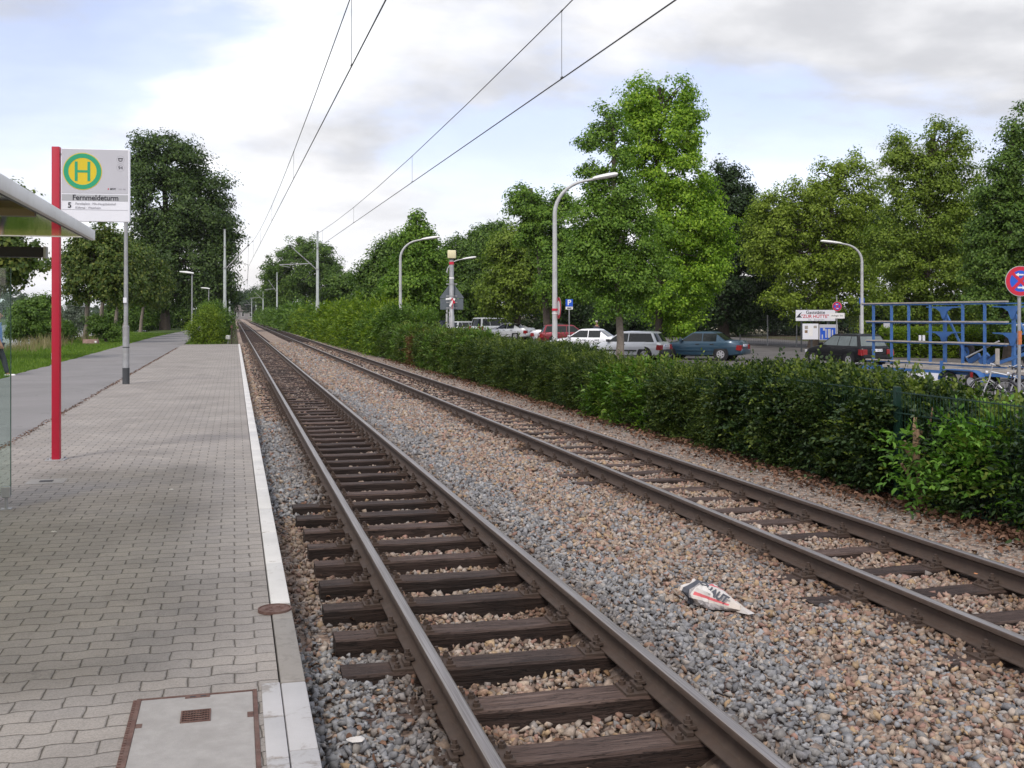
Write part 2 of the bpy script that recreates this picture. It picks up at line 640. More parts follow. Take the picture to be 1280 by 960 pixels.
# the riverside path: crumbled left edge
ys = np.concatenate([np.arange(-4, 60, 0.25), np.arange(60, 260, 4)])
rng = np.random.default_rng(3)
lx = -5.85 + 0.05 * np.sin(ys * 0.9) + 0.035 * np.sin(ys * 3.1 + 1) + rng.normal(0, 0.018, len(ys))
lx = lx + 0.9 * sstep(75, 130, ys)
rx = np.full(len(ys), -2.735)
V = np.concatenate([np.stack([lx, ys, 0 * ys + 0.095], -1), np.stack([lx + 0.06, ys, 0 * ys + 0.108], -1), np.stack([rx, ys, 0 * ys + 0.112], -1)])
n = len(ys)
i = np.arange(n - 1)
F = np.concatenate([np.stack([i, i + n, i + n + 1, i + 1], -1), np.stack([i + n, i + 2 * n, i + 2 * n + 1, i + n + 1], -1)])
tag(npmesh('path', V, F, M['asphalt'], smooth=True), kind='structure')

# ------------------------------------------------------------------ platform


def paver_mat():
    m, nt, b = newmat('pavers')
    t = nt.nodes.new('ShaderNodeTexCoord')
    g = t.outputs['Object']
    sp = nt.nodes.new('ShaderNodeSeparateXYZ')
    nt.links.new(g, sp.inputs[0])
    ang_ = mth(nt, 'MULTIPLY', sp.outputs[0], 2 * pi / 0.196)
    wv = mth(nt, 'MULTIPLY', mth(nt, 'MULTIPLY', mth(nt, 'SINE', ang_), 1.9, clamp=False), 0.0065)
    wv = mth(nt, 'MINIMUM', mth(nt, 'MAXIMUM', wv, -0.008), 0.008)
    wv2 = mth(nt, 'MULTIPLY', mth(nt, 'SUBTRACT', noise(nt, g, 7, 2), 0.5), 0.022)
    cb = nt.nodes.new('ShaderNodeCombineXYZ')
    nt.links.new(mth(nt, 'ADD', sp.outputs[0], wv2), cb.inputs[0])
    nt.links.new(mth(nt, 'ADD', mth(nt, 'ADD', sp.outputs[1], wv), wv2), cb.inputs[1])

    def brick(msize, smooth):
        br = nt.nodes.new('ShaderNodeTexBrick')
        br.offset = 0.5
        br.inputs['Scale'].default_value = 1.0
        br.inputs['Brick Width'].default_value = 0.196
        br.inputs['Row Height'].default_value = 0.130
        br.inputs['Mortar Size'].default_value = msize
        br.inputs['Mortar Smooth'].default_value = smooth
        br.inputs['Bias'].default_value = 0.0
        br.inputs['Color1'].default_value = (0.312, 0.286, 0.260, 1)
        br.inputs['Color2'].default_value = (0.268, 0.249, 0.232, 1)
        br.inputs['Mortar'].default_value = (0.105, 0.093, 0.079, 1)
        nt.links.new(cb.outputs[0], br.inputs['Vector'])
        return br
    br = brick(0.0034, 0.35)
    br2 = brick(0.011, 1.0)
    fine = noise(nt, g, 130, 5, 0.85)
    c = mixc(nt, 1.0, br.outputs['Color'], ramp(nt, fine, [(0.30, 0.62), (0.5, 1.0), (0.70, 1.30)]), 'MULTIPLY')
    st = ramp(nt, noise(nt, g, 0.9, 7, 0.62, 0.6), [(0.32, (0.80, 0.79, 0.78)), (0.6, (1.05, 1.04, 1.03))])
    gum = ramp(nt, noise(nt, g, 9, 1, 0.4), [(0.17, 0.6), (0.20, 1.0)])
    c = mixc(nt, 1.0, c, gum, 'MULTIPLY')
    c = mixc(nt, 1.0, c, st, 'MULTIPLY')
    st2 = ramp(nt, noise(nt, g, 4.5, 6, 0.7, 0.2), [(0.30, 0.78), (0.42, 1.0)])
    c = mixc(nt, 1.0, c, st2, 'MULTIPLY')
    jn = ramp(nt, noise(nt, g, 14, 4, 0.6), [(0.40, 0.0), (0.60, 1.0)])
    jf = mth(nt, 'MULTIPLY', mth(nt, 'MULTIPLY', br2.outputs['Fac'], jn), 0.5, clamp=True)
    c = mixc(nt, jf, c, (0.055, 0.048, 0.04))
    sp_ = ramp(nt, noise(nt, g, 38, 2, 0.5), [(0.22, 0.55), (0.27, 1.0)])
    c = mixc(nt, 1.0, c, sp_, 'MULTIPLY')
    nt.links.new(c, b.inputs['Base Color'])
    b.inputs['Roughness'].default_value = 0.85
    b.inputs['Specular IOR Level'].default_value = 0.25
    h = mth(nt, 'ADD', mth(nt, 'MULTIPLY', mth(nt, 'SUBTRACT', 1.0, br2.outputs['Fac']), 1.0), mth(nt, 'MULTIPLY', fine, 0.25))
    bn = nt.nodes.new('ShaderNodeBump')
    bn.inputs['Strength'].default_value = 0.7
    bn.inputs['Distance'].default_value = 0.006
    nt.links.new(h, bn.inputs['Height'])
    nt.links.new(bn.outputs[0], b.inputs['Normal'])
    return m


PZ = 0.12
b_ = MB()
b_.box(-2.73, 0.188, -3, 61.2, -0.3, PZ)
tag(b_.build('platform', paver_mat()), kind='structure')


def paint_mat(name, paint, under, thr, sc=11):
    m, nt, b = newmat(name)
    t = nt.nodes.new('ShaderNodeTexCoord')
    g = t.outputs['Object']
    f = ramp(nt, noise(nt, g, sc, 8, 0.7, 0.4), [(thr - 0.03, 0.0), (thr + 0.03, 1.0)])
    pc = ramp(nt, noise(nt, g, 3, 6, 0.6), [(0.3, tuple(k * 0.82 for k in paint)), (0.7, paint)])
    uc = ramp(nt, noise(nt, g, 30, 6, 0.6), [(0.3, tuple(k * 0.8 for k in under)), (0.7, under)])
    nt.links.new(mixc(nt, f, uc, pc), b.inputs['Base Color'])
    b.inputs['Roughness'].default_value = 0.8
    bn = nt.nodes.new('ShaderNodeBump')
    bn.inputs['Strength'].default_value = 0.3
    bn.inputs['Distance'].default_value = 0.004
    nt.links.new(noise(nt, g, 150, 4), bn.inputs['Height'])
    nt.links.new(bn.outputs[0], b.inputs['Normal'])
    return m


M['kerbwhite'] = paint_mat('kerb_white', (0.60, 0.585, 0.56), (0.40, 0.37, 0.34), 0.36)
M['kerbgrey'] = paint_mat('kerb_grey', (0.255, 0.235, 0.212), (0.225, 0.205, 0.185), 0.45)
M['kerbpatch'] = paint_mat('kerb_patched', (0.44, 0.43, 0.43), (0.30, 0.275, 0.255), 0.44, 4.0)
kb = MB()
y = -2.0
while y < 61:
    kb.cm = 0 if y > 6.0 else (1 if y > 4.7 else 2)
    L_ = 1.0 if y < 6.0 or y > 7 else 1.0
    y1 = y + L_
    if y < 4.75 < y1:
        y1 = 4.75
    elif y < 6.06 < y1:
        y1 = 6.06
    kb.box(0.196, 0.302, y + 0.004, y1 - 0.004, -0.4, PZ + 0.008 + random.uniform(-0.002, 0.002), 0.008)
    y = y1
tag(kb.build('kerb', [M['kerbwhite'], M['kerbgrey'], M['kerbpatch']], smooth=True), kind='structure')
# two white paving slabs between the cover and the kerb
for k, (ya, yb) in enumerate(((4.36, 4.76), (3.95, 4.352), (3.5, 3.942))):
    s_ = MB().box(0.112, 0.192, ya, yb, PZ - 0.05, PZ + 0.006, 0.004)
    o = s_.build('paving_slab', M['kerbpatch'], smooth=True)
    tag(o, 'narrow pale slab set between the concrete service cover and the kerb', 'paving slab', 'pale slabs beside the service cover')

# service cover
cv = empty('service_cover', (-0.15, 4.35, PZ))
tag(cv, 'square concrete service cover with rusty frame and small grate in the paving', 'cover')
MB().box(-0.225, 0.225, -0.5, 0.33, -0.02, 0.004, 0.002).build('concrete_slab', M['concrete'], cv)
fr = MB()
fr.box(-0.243, -0.2255, -0.5, 0.345, -0.02, 0.007)
fr.box(0.2255, 0.243, -0.5, 0.345, -0.02, 0.007)
fr.box(-0.225, 0.225, 0.331, 0.344, -0.02, 0.0065)
for q in range(34):
    fr.box(-0.257, -0.2435, -0.49 + q * 0.0245, -0.475 + q * 0.0245, -0.01, 0.0065)
fr.box(-0.05, 0.05, 0.305, 0.3305, -0.01, 0.0068)
fr.box(-0.224, -0.2, 0.02, 0.06, 0.0, 0.006)
fr.box(0.2, 0.224, 0.03, 0.085, 0.0, 0.006)
fr.build('cover_frame', M['rust'], cv)
for xa_ in (-0.03, 0.012):
    MB().box(xa_, xa_ + 0.022, 0.310, 0.322, 0.0, 0.0074).build('lifting_slot', M['black'], cv)
g_ = MB()
g_.box(-0.058, 0.058, 0.028, 0.034, 0, 0.009).box(-0.058, 0.058, 0.148, 0.154, 0, 0.009)
g_.box(-0.058, -0.052, 0.034, 0.148, 0, 0.009).box(0.052, 0.058, 0.034, 0.148, 0, 0.009)
for q in range(4):
    yy = 0.052 + q * 0.024
    pts = [(-0.052 + 0.0104 * k, yy + 0.004 * sin(k * 1.6), 0.0075) for k in range(11)]
    g_.tube(pts, 0.0035, 5)
for q in range(9):
    g_.box(-0.044 + q * 0.011, -0.0415 + q * 0.011, 0.034, 0.148, 0.0045, 0.0068)
g_.build('grate', M['rust'], cv)
MB().box(-0.052, 0.052, 0.034, 0.148, 0.0, 0.0046).build('grate_pit', M['black'], cv)

# small round iron lid at the kerb, small drain plate further up
x0, y0 = 0.212, 5.93
ld = empty('manhole_lid', (x0, y0, PZ))
ld.scale = (0.8, 0.8, 0.8)
tag(ld, 'small round rusty iron lid let into the platform kerb', 'manhole lid')
MB().disc((0, 0, 0.008), (0, 0, 1), 0.10, 0.02, 36).build('lid_plate', M['rust'], ld)
q_ = MB().disc((0, 0, 0.012), (0, 0, 1), 0.112, 0.02, 36, 0.1025)
for k in range(6):
    a = k * pi / 3
    q_.box(0.05 * cos(a) - 0.012, 0.05 * cos(a) + 0.012, 0.05 * sin(a) - 0.012, 0.05 * sin(a) + 0.012, 0.017, 0.022)
q_.build('lid_rim', M['rust'], ld)
dx, dy = P(58, 10.3)
dr = empty('drain_plate', (dx, dy, PZ))
tag(dr, 'small square drain with pale concrete surround on the platform by the red mast', 'drain')
MB().box(-0.17, 0.17, -0.16, 0.16, -0.02, 0.004, 0.002).build('surround', M['concrete'], dr)
MB().box(-0.06, 0.06, -0.05, 0.05, 0, 0.007).build('lid', M['black'], dr)


# ------------------------------------------------------------------ ballast
TX = (1.51, 4.63)
G2 = 0.532
SLP = 0.63


def hb(x, y):
    x = np.asarray(x, float)
    y = np.asarray(y, float)
    z = -0.172 + 0.012 * wob(x, y, 2.2) + 0.02 * np.exp(-((x - 3.1) / 0.45) ** 2)
    # left track, between the rails: sleepers stand free near the camera
    inn = sstep(1.51 - 0.62, 1.51 - 0.50, x) * (1 - sstep(1.51 + 0.44, 1.51 + 0.54, x))
    dep = -0.238 + 0.045 * sstep(12, 27, y) + 0.022 * wob(x, y, 3.0, 2)
    z = z * (1 - inn) + dep * inn
    # left shoulder
    sh = 1 - sstep(0.86, 0.98, x)
    d2 = -0.150 - 0.093 * sstep(5.2, 6.3, y) * (1 - sstep(10.0, 11.4, y)) - 0.03 * sstep(19, 21, y)
    d2 = d2 - 0.03 * (1 - sstep(0.30, 0.50, x)) + 0.012 * wob(x, y, 2.6, 1)
    z = z * (1 - sh) + d2 * sh
    # right track: stones nearly level with the sleepers
    inr = sstep(4.1, 4.2, x) * (1 - sstep(5.05, 5.15, x))
    z = z * (1 - inr) + (-0.177 + 0.015 * wob(x, y, 3.1, 4)) * inr
    lf = sstep(3.45, 3.65, x) * (1 - sstep(4.05, 4.12, x))
    z = z + lf * (0.014 + 0.022 * wob(x * 0.3, y, 1.1, 3))
    z = z + 0.026 * sstep(2.10, 2.16, x) * (1 - sstep(2.5, 2.9, x))
    z = z + 0.03 * sstep(5.4, 6.2, x)
    return z


def ballast_mat():
    m, nt, b = newmat('ballast_bed')
    t = nt.nodes.new('ShaderNodeTexCoord')
    g = t.outputs['Object']
    sp = nt.nodes.new('ShaderNodeSeparateXYZ')
    nt.links.new(g, sp.inputs[0])
    v = nt.nodes.new('ShaderNodeTexVoronoi')
    v.inputs['Scale'].default_value = 19
    nt.links.new(g, v.inputs['Vector'])
    s2 = nt.nodes.new('ShaderNodeSeparateColor')
    nt.links.new(v.outputs['Color'], s2.inputs[0])
    cr = ramp(nt, s2.outputs[0], [(0.0, (0.20, 0.14, 0.11)), (0.3, (0.30, 0.22, 0.17)), (0.55, (0.36, 0.28, 0.23)), (0.8, (0.25, 0.22, 0.20)), (1.0, (0.42, 0.34, 0.28))])
    gr = ramp(nt, noise(nt, g, 0.8, 4), [(0.4, 0.85), (0.6, 1.05)])
    c = mixc(nt, 1.0, cr, gr, 'MULTIPLY')
    # rust and brake dust stain around each track
    x = sp.outputs[0]
    st = None
    for tx in TX:
        d = mth(nt, 'ABSOLUTE', mth(nt, 'SUBTRACT', x, tx))
        k = ramp(nt, mth(nt, 'MULTIPLY', d, 0.5), [(0.30, 1.0), (0.40, 0.0)])
        st = k if st is None else mth(nt, 'MAXIMUM', st, k)
    c = mixc(nt, mth(nt, 'MULTIPLY', st, 0.75), c, (0.085, 0.06, 0.048))
    nt.links.new(c, b.inputs['Base Color'])
    b.inputs['Roughness'].default_value = 0.95
    b.inputs['Specular IOR Level'].default_value = 0.15
    bn = nt.nodes.new('ShaderNodeBump')
    bn.inputs['Strength'].default_value = 1.0
    bn.inputs['Distance'].default_value = 0.03
    nt.links.new(mth(nt, 'SUBTRACT', 1.0, v.outputs['Distance']), bn.inputs['Height'])
    nt.links.new(bn.outputs[0], b.inputs['Normal'])
    return m


M['ballast'] = ballast_mat()
bx = np.linspace(0.303, 6.5, 64)
by = np.concatenate([np.arange(-3, 30, 0.15), np.arange(30, 70, 1.0), np.arange(70, 620, 10)])
grid('ballast_bed', bx, by, lambda x, y: hb(x, y) - 0.022, M['ballast'])
# gravelled strip left of the track beyond the platform end
grid('ground_strip', np.linspace(-1.0, 0.30, 6), np.concatenate([[61.25], np.arange(64, 620, 10)]), lambda x, y: -0.16 + 0.02 * wob(x, y), M['ballast'])


def stone_protos(k, rng, flat=0.75):
    out = []
    for _ in range(k):
        bm = bmesh.new()
        pts = rng.normal(0, 1, (9, 3))
        pts /= np.linalg.norm(pts, axis=1)[:, None]
        pts *= rng.uniform(0.8, 1.15, (9, 1))
        pts *= np.array([1.0, rng.uniform(0.62, 0.95), rng.uniform(0.5, 0.85) * flat / 0.75])
        for p in pts:
            bm.verts.new(p)
        r = bmesh.ops.convex_hull(bm, input=bm.verts)
        bmesh.ops.delete(bm, geom=[v for v in bm.verts if not v.link_faces], context='VERTS')
        bmesh.ops.triangulate(bm, faces=bm.faces)
        bm.verts.index_update()
        out.append((np.array([v.co[:] for v in bm.verts]), np.array([[v.index for v in f.verts] for f in bm.faces])))
        bm.free()
    return out


def scatter_stones(name, X, Y, Z, size, colr, mat, rng, protos):
    Vs, Fs, Cs = [], [], []
    base = 0
    which = rng.integers(0, len(protos), len(X))
    for k, (pv, pf) in enumerate(protos):
        idx = np.where(which == k)[0]
        if not len(idx):
            continue
        n = len(idx)
        yaw = rng.uniform(0, 2 * pi, n)
        tx = rng.normal(0, 0.45, n)
        ty = rng.normal(0, 0.45, n)
        c, s = np.cos(yaw), np.sin(yaw)
        p = pv[None] * size[idx][:, None, None]
        x, y, z = p[..., 0], p[..., 1], p[..., 2]
        ca, sa = np.cos(tx)[:, None], np.sin(tx)[:, None]
        y, z = y * ca - z * sa, y * sa + z * ca
        cb, sb = np.cos(ty)[:, None], np.sin(ty)[:, None]
        x, z = x * cb + z * sb, -x * sb + z * cb
        x, y = x * c[:, None] - y * s[:, None], x * s[:, None] + y * c[:, None]
        V = np.stack([x + X[idx][:, None], y + Y[idx][:, None], z + Z[idx][:, None]], -1).reshape(-1, 3)
        F = (pf[None] + (np.arange(n) * len(pv))[:, None, None]).reshape(-1, 3) + base
        Vs.append(V)
        Fs.append(F)
        Cs.append(np.repeat(colr[idx], len(pv), 0))
        base += len(V)
    return npmesh(name, np.concatenate(Vs), np.concatenate(Fs), mat, color=np.concatenate(Cs))


BROWN = 0.93 * np.array([(.40, .29, .225), (.32, .225, .18), (.46, .37, .30), (.27, .22, .20), (.41, .27, .22), (.36, .31, .27), (.23, .165, .135), (.45, .33, .20), (.34, .20, .17), (.50, .45, .41), (.30, .29, .29), (.43, .36, .29)])
BROWN = 0.80 * BROWN + 0.20 * np.array([.33, .27, .225])
BROWN = BROWN * np.array([1.01, 0.965, 0.91])
GREY = np.array([(.235, .235, .245), (.29, .29, .30), (.18, .18, .187), (.335, .335, .34), (.255, .252, .25), (.36, .335, .31), (.205, .205, .215), (.30, .298, .30), (.24, .232, .225)])
rng = np.random.default_rng(21)
XS, YS, SZ = [], [], []
for (ya, yb, dens, s0, s1) in ((3.0, 8.0, 1350, 0.018, 0.031), (8.0, 14.0, 900, 0.021, 0.034), (14.0, 24.0, 430, 0.025, 0.042), (24.0, 42.0, 170, 0.032, 0.055), (42.0, 75.0, 50, 0.04, 0.08)):
    x1 = 6.3
    n = int((x1 - 0.31) * (yb - ya) * dens)
    XS.append(rng.uniform(0.32, x1, n))
    YS.append(rng.uniform(ya, yb, n))
    SZ.append((s0 + s1) / 2 * np.exp(rng.normal(-0.06, 0.30, n)).clip(0.45, 1.75))
XS, YS, SZ = map(np.concatenate, (XS, YS, SZ))
keep = np.ones(len(XS), bool)
for tx in TX:
    for s in (-1, 1):
        keep &= np.abs(XS - (tx + s * G2)) > 0.068
    ph = (YS / SLP + 0.5) % 1 - 0.5
    on = (np.abs(ph * SLP) < 0.122) & (np.abs(XS - tx) < 0.96)
    keep &= ~(on & (hb(XS, YS) < -0.163) & (rng.uniform(0, 1, len(XS)) > 0.02))
# thinner strip of grit on the right
keep &= ~((XS > 5.75) & (rng.uniform(0, 1, len(XS)) > 0.35))
# soil and fines by the kerb where the sleeper ends are bare
keep &= ~((XS < 0.60) & (YS > 6.4) & (YS < 9.5) & (rng.uniform(0, 1, len(XS)) > 0.40))
XS, YS, SZ = XS[keep], YS[keep], SZ[keep]
grit = XS > 5.7
SZ = np.where(grit, SZ * 0.5, SZ)
nz = wob(XS, YS, 1.3, 5) * 0.18 + rng.normal(0, 0.10, len(XS))
gmask = ((XS + nz > 2.05) & (XS + nz < 2.75) & (YS > 2) & (YS < 27 + 4 * nz)) | ((XS < 0.95) & ((YS < 6.6 + 3 * nz) | ((YS > 10.6 + 3 * nz) & (YS < 20 + 6 * nz))))
ci = rng.integers(0, len(BROWN), len(XS))
gi = rng.integers(0, len(GREY), len(XS))
C = np.where((gmask & (rng.uniform(0, 1, len(XS)) < 0.88))[:, None], GREY[gi], BROWN[ci])
mix = (~gmask) & (XS > 2.1) & (XS < 4.0) & (rng.uniform(0, 1, len(XS)) < 0.24)
C = np.where(mix[:, None], GREY[gi], C)
C = np.where((grit)[:, None], np.array([.30, .28, .265]) * rng.uniform(0.75, 1.3, (len(XS), 1)), C)
C = C * rng.uniform(0.8, 1.2, (len(XS), 1))
for tx in TX:
    for s in (-1, 1):
        d = np.abs(XS - (tx + s * G2))
        k = np.clip(1 - (d - 0.07) / 0.30 + 0.25 * wob(XS, YS, 2.0, 7), 0, 1)[:, None] * 0.78
        C = C * (1 - k) + C * np.array([.48, .36, .27]) * k
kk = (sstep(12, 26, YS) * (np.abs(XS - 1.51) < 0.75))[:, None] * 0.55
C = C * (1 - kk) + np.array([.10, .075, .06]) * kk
kk = ((XS < 0.9) & (YS > 6.6) & (YS < 10.4))[:, None] * 0.45
C = C * (1 - kk) + np.array([.13, .095, .075]) * kk
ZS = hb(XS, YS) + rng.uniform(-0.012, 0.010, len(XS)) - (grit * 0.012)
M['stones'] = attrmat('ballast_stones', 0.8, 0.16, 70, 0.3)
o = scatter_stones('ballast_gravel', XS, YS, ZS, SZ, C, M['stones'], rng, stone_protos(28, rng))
tag(o, kind='stuff')
print('stones', len(XS))

# ------------------------------------------------------------------ tracks


def wood_mat():
    m, nt, b = newmat('creosoted_wood')
    t = nt.nodes.new('ShaderNodeTexCoord')
    oi = nt.nodes.new('ShaderNodeObjectInfo')
    mp = nt.nodes.new('ShaderNodeMapping')
    mp.inputs['Scale'].default_value = (1.6, 26, 26)
    nt.links.new(t.outputs['Object'], mp.inputs[0])
    av = nt.nodes.new('ShaderNodeVectorMath')
    av.operation = 'ADD'
    nt.links.new(mp.outputs[0], av.inputs[0])
    sc = mth(nt, 'MULTIPLY', oi.outputs['Random'], 60)
    cb = nt.nodes.new('ShaderNodeCombineXYZ')
    for k in range(3):
        nt.links.new(sc, cb.inputs[k])
    nt.links.new(cb.outputs[0], av.inputs[1])
    gr = noise(nt, av.outputs[0], 1.0, 8, 0.65, 0.3)
    c = ramp(nt, gr, [(0.25, (0.018, 0.012, 0.010)), (0.5, (0.062, 0.042, 0.034)), (0.72, (0.115, 0.085, 0.070))])
    v = ramp(nt, oi.outputs['Random'], [(0.0, 0.6), (1.0, 1.5)])
    c = mixc(nt, 1.0, c, v, 'MULTIPLY')
    sp = nt.nodes.new('ShaderNodeSeparateXYZ')
    nt.links.new(t.outputs['Object'], sp.inputs[0])
    # rust washed out around the rail seats
    d = mth(nt, 'ABSOLUTE', mth(nt, 'SUBTRACT', mth(nt, 'ABSOLUTE', sp.outputs[0]), G2))
    rs = ramp(nt, d, [(0.10, 0.7), (0.30, 0.0)])
    c = mixc(nt, rs, c, (0.075, 0.048, 0.035))
    cr_ = noise(nt, av.outputs[0], 2.6, 3, 0.5, 0.6)
    ck = ramp(nt, mth(nt, 'ABSOLUTE', mth(nt, 'SUBTRACT', cr_, 0.5)), [(0.0, 0.30), (0.022, 1.0)])
    c = mixc(nt, 1.0, c, ck, 'MULTIPLY')
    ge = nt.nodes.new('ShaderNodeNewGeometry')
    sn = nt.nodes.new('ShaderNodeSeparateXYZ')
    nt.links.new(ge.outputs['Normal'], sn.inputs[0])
    wt = ramp(nt, sn.outputs[2], [(0.5, (0.45, 0.42, 0.42)), (0.8, (1.05, 1.0, 1.0))])     # upward faces keep their colour, sides are darkened
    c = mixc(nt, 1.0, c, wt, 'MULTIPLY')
    nt.links.new(c, b.inputs['Base Color'])
    b.inputs['Roughness'].default_value = 0.75
    b.inputs['Specular IOR Level'].default_value = 0.3
    bn = nt.nodes.new('ShaderNodeBump')
    bn.inputs['Strength'].default_value = 1.0
    bn.inputs['Distance'].default_value = 0.014
    nt.links.new(mth(nt, 'ADD', gr, mth(nt, 'MULTIPLY', ck, 0.3)), bn.inputs['Height'])
    nt.links.new(bn.outputs[0], b.inputs['Normal'])
    return m


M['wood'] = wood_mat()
M['greywood'] = pm('grey_sleeper', (0.19, 0.165, 0.145), 0.85, 0.3, 9, bump=0.5, dirt=(0.10, 0.075, 0.06), damt=0.6)
M['railside'] = pm('rail_rust', (0.060, 0.041, 0.031), 0.75, 0.22, 14, metal=0.0, dirt=(0.06, 0.037, 0.026), dscale=6, damt=0.6)


def railtop_mat():
    m, nt, b = newmat('rail_running_surface')
    t = nt.nodes.new('ShaderNodeTexCoord')
    mp = nt.nodes.new('ShaderNodeMapping')
    mp.inputs['Scale'].default_value = (160, 1.2, 1)
    nt.links.new(t.outputs['Object'], mp.inputs[0])
    f = noise(nt, mp.outputs[0], 1.0, 5, 0.6)
    nt.links.new(ramp(nt, f, [(0.3, (0.16, 0.135, 0.12)), (0.7, (0.40, 0.37, 0.35))]), b.inputs['Base Color'])
    b.inputs['Metallic'].default_value = 0.75
    b.inputs['Roughness'].default_value = 0.42
    return m


M['railtop'] = railtop_mat()
SY0, NSL = 4, 112


def sleeper_mesh(seed, ln=1.9):
    r = random.Random(seed)
    mb = MB()
    n = 10
    vs, fs = [], []
    for i in range(n + 1):
        x = -ln / 2 + ln * i / n
        a = 0.102 + r.uniform(-0.003, 0.003)
        zt = r.uniform(-0.004, 0.002)
        vs += [(x, -a, -0.15), (x, -a, -0.012 + zt), (x, -a + 0.012, zt), (x, a - 0.012, zt + r.uniform(-0.003, 0.003)), (x, a, -0.012 + zt), (x, a, -0.15)]
    for i in range(n):
        for k in range(5):
            fs.append((i * 6 + k, i * 6 + k + 1, (i + 1) * 6 + k + 1, (i + 1) * 6 + k))
    fs += [(0, 1, 2, 3, 4, 5), tuple(n * 6 + k for k in range(6))[::-1]]
    mb.add(vs, fs)
    # a long drying crack
    yc = r.uniform(-0.05, 0.06)
    x0 = r.uniform(-0.4, 0.0)
    return mb


def fastening_mesh():
    f = MB()
    f.box(-0.17, 0.17, -0.085, 0.085, -0.004, 0.014, 0.003)
    for s in (-1, 1):
        f.box(s * 0.087 - 0.018, s * 0.087 + 0.018, -0.05, 0.05, 0.014, 0.036, 0.004)      # rib
        f.box(s * 0.067 - 0.022, s * 0.067 + 0.022, -0.03, 0.03, 0.033, 0.052, 0.004)      # clamp
        f.tube([(s * 0.078, 0, 0.03), (s * 0.078, 0, 0.092)], 0.011, 8)
        f.disc((s * 0.078, 0, 0.064), (0, 0, 1), 0.02, 0.02, 6)
        f.torus((s * 0.078, 0, 0.054), (0, 0, 1), 0.018, 0.005, 12, 5)
        for t in (-1, 1):
            f.disc((s * 0.142, t * 0.055, 0.022), (0, 0, 1), 0.019, 0.018, 6)
            f.disc((s * 0.142, t * 0.055, 0.035), (0, 0, 1), 0.012, 0.016, 4)
    return f


def rail_profile():
    h = [(0.0, 0.0), (0.018, 0.0), (0.028, -0.003), (0.033, -0.010), (0.034, -0.030), (0.026, -0.037), (0.0085, -0.046), (0.007, -0.075), (0.008, -0.108), (0.016, -0.118), (0.058, -0.127), (0.0625, -0.132), (0.0625, -0.139)]
    pr = h + [(-x, z) for x, z in h[::-1] if x > 0]
    return pr


for ti, tx in enumerate(TX):
    tr = empty('railway_track', (tx, 0, 0))
    tag(tr, ['near tram track of two rails on dark exposed sleepers beside the platform', 'far tram track with its sleepers half sunk in ballast beside the hedge'][ti], 'railway track', 'tram tracks')
    for s in (-1, 1):
        rb = MB()
        pr = rail_profile()
        k = len(pr)
        ysq = [-3.0, 8, 20, 50, 100, 250, 620]
        vs = [(s * G2 + p[0], yy, p[1]) for yy in ysq for p in pr]
        rb.v = vs
        for i in range(len(ysq) - 1):
            for j in range(k):
                j2 = (j + 1) % k
                rb.f.append((i * k + j, i * k + j2, (i + 1) * k + j2, (i + 1) * k + j))
                zz_ = (pr[j][1] + pr[j2][1]) / 2
                rb.m.append(0 if zz_ < -0.004 else 1)
        rb.build('rail', [M['railside'], M['railtop']], tr, smooth=True)
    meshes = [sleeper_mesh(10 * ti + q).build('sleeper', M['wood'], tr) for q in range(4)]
    for q, mo in enumerate(meshes):
        mo.location = (random.uniform(-0.02, 0.02), (SY0 + q) * SLP, -0.153)
    f0 = fastening_mesh().build('rail_fastening', M['railside'], meshes[0], loc=(-G2, 0, 0.0))
    for q, mo in enumerate(meshes):
        for s in (-1, 1):
            if q == 0 and s == -1:
                continue
            c = f0.copy()
            COL.objects.link(c)
            c.parent = mo
            c.location = (s * G2 - mo.location.x, 0, 0.0)
    f0.location.x -= meshes[0].location.x
    kidsof = [children(mo) for mo in meshes]
    for i in range(4, 99):
        q = random.randrange(4)
        c = meshes[q].copy()
        COL.objects.link(c)
        ox = random.uniform(-0.03, 0.03)
        c.location = (ox, (SY0 + i) * SLP + random.uniform(-0.022, 0.022), -0.153)
        c.scale = (1, random.uniform(0.9, 1.1), 1)
        c.rotation_euler = (0, 0, random.uniform(-0.012, 0.012) + (pi if random.random() < 0.5 else 0))
        if i < 44:
            for k in kidsof[q]:
                d = k.copy()
                COL.objects.link(d)
                d.parent = c
                sg = 1 if k.location.x > 0 else -1
                flip = -1 if abs(c.rotation_euler.z) > 1 else 1
                d.location = (sg * G2 - ox * flip, 0, 0)
    far = MB()
    for i in range(99, 460):
        far.box(-0.95, 0.95, (SY0 + i) * SLP - 0.118, (SY0 + i) * SLP + 0.118, -0.3, -0.153)
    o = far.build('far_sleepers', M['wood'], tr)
    o['kind'] = 'stuff'


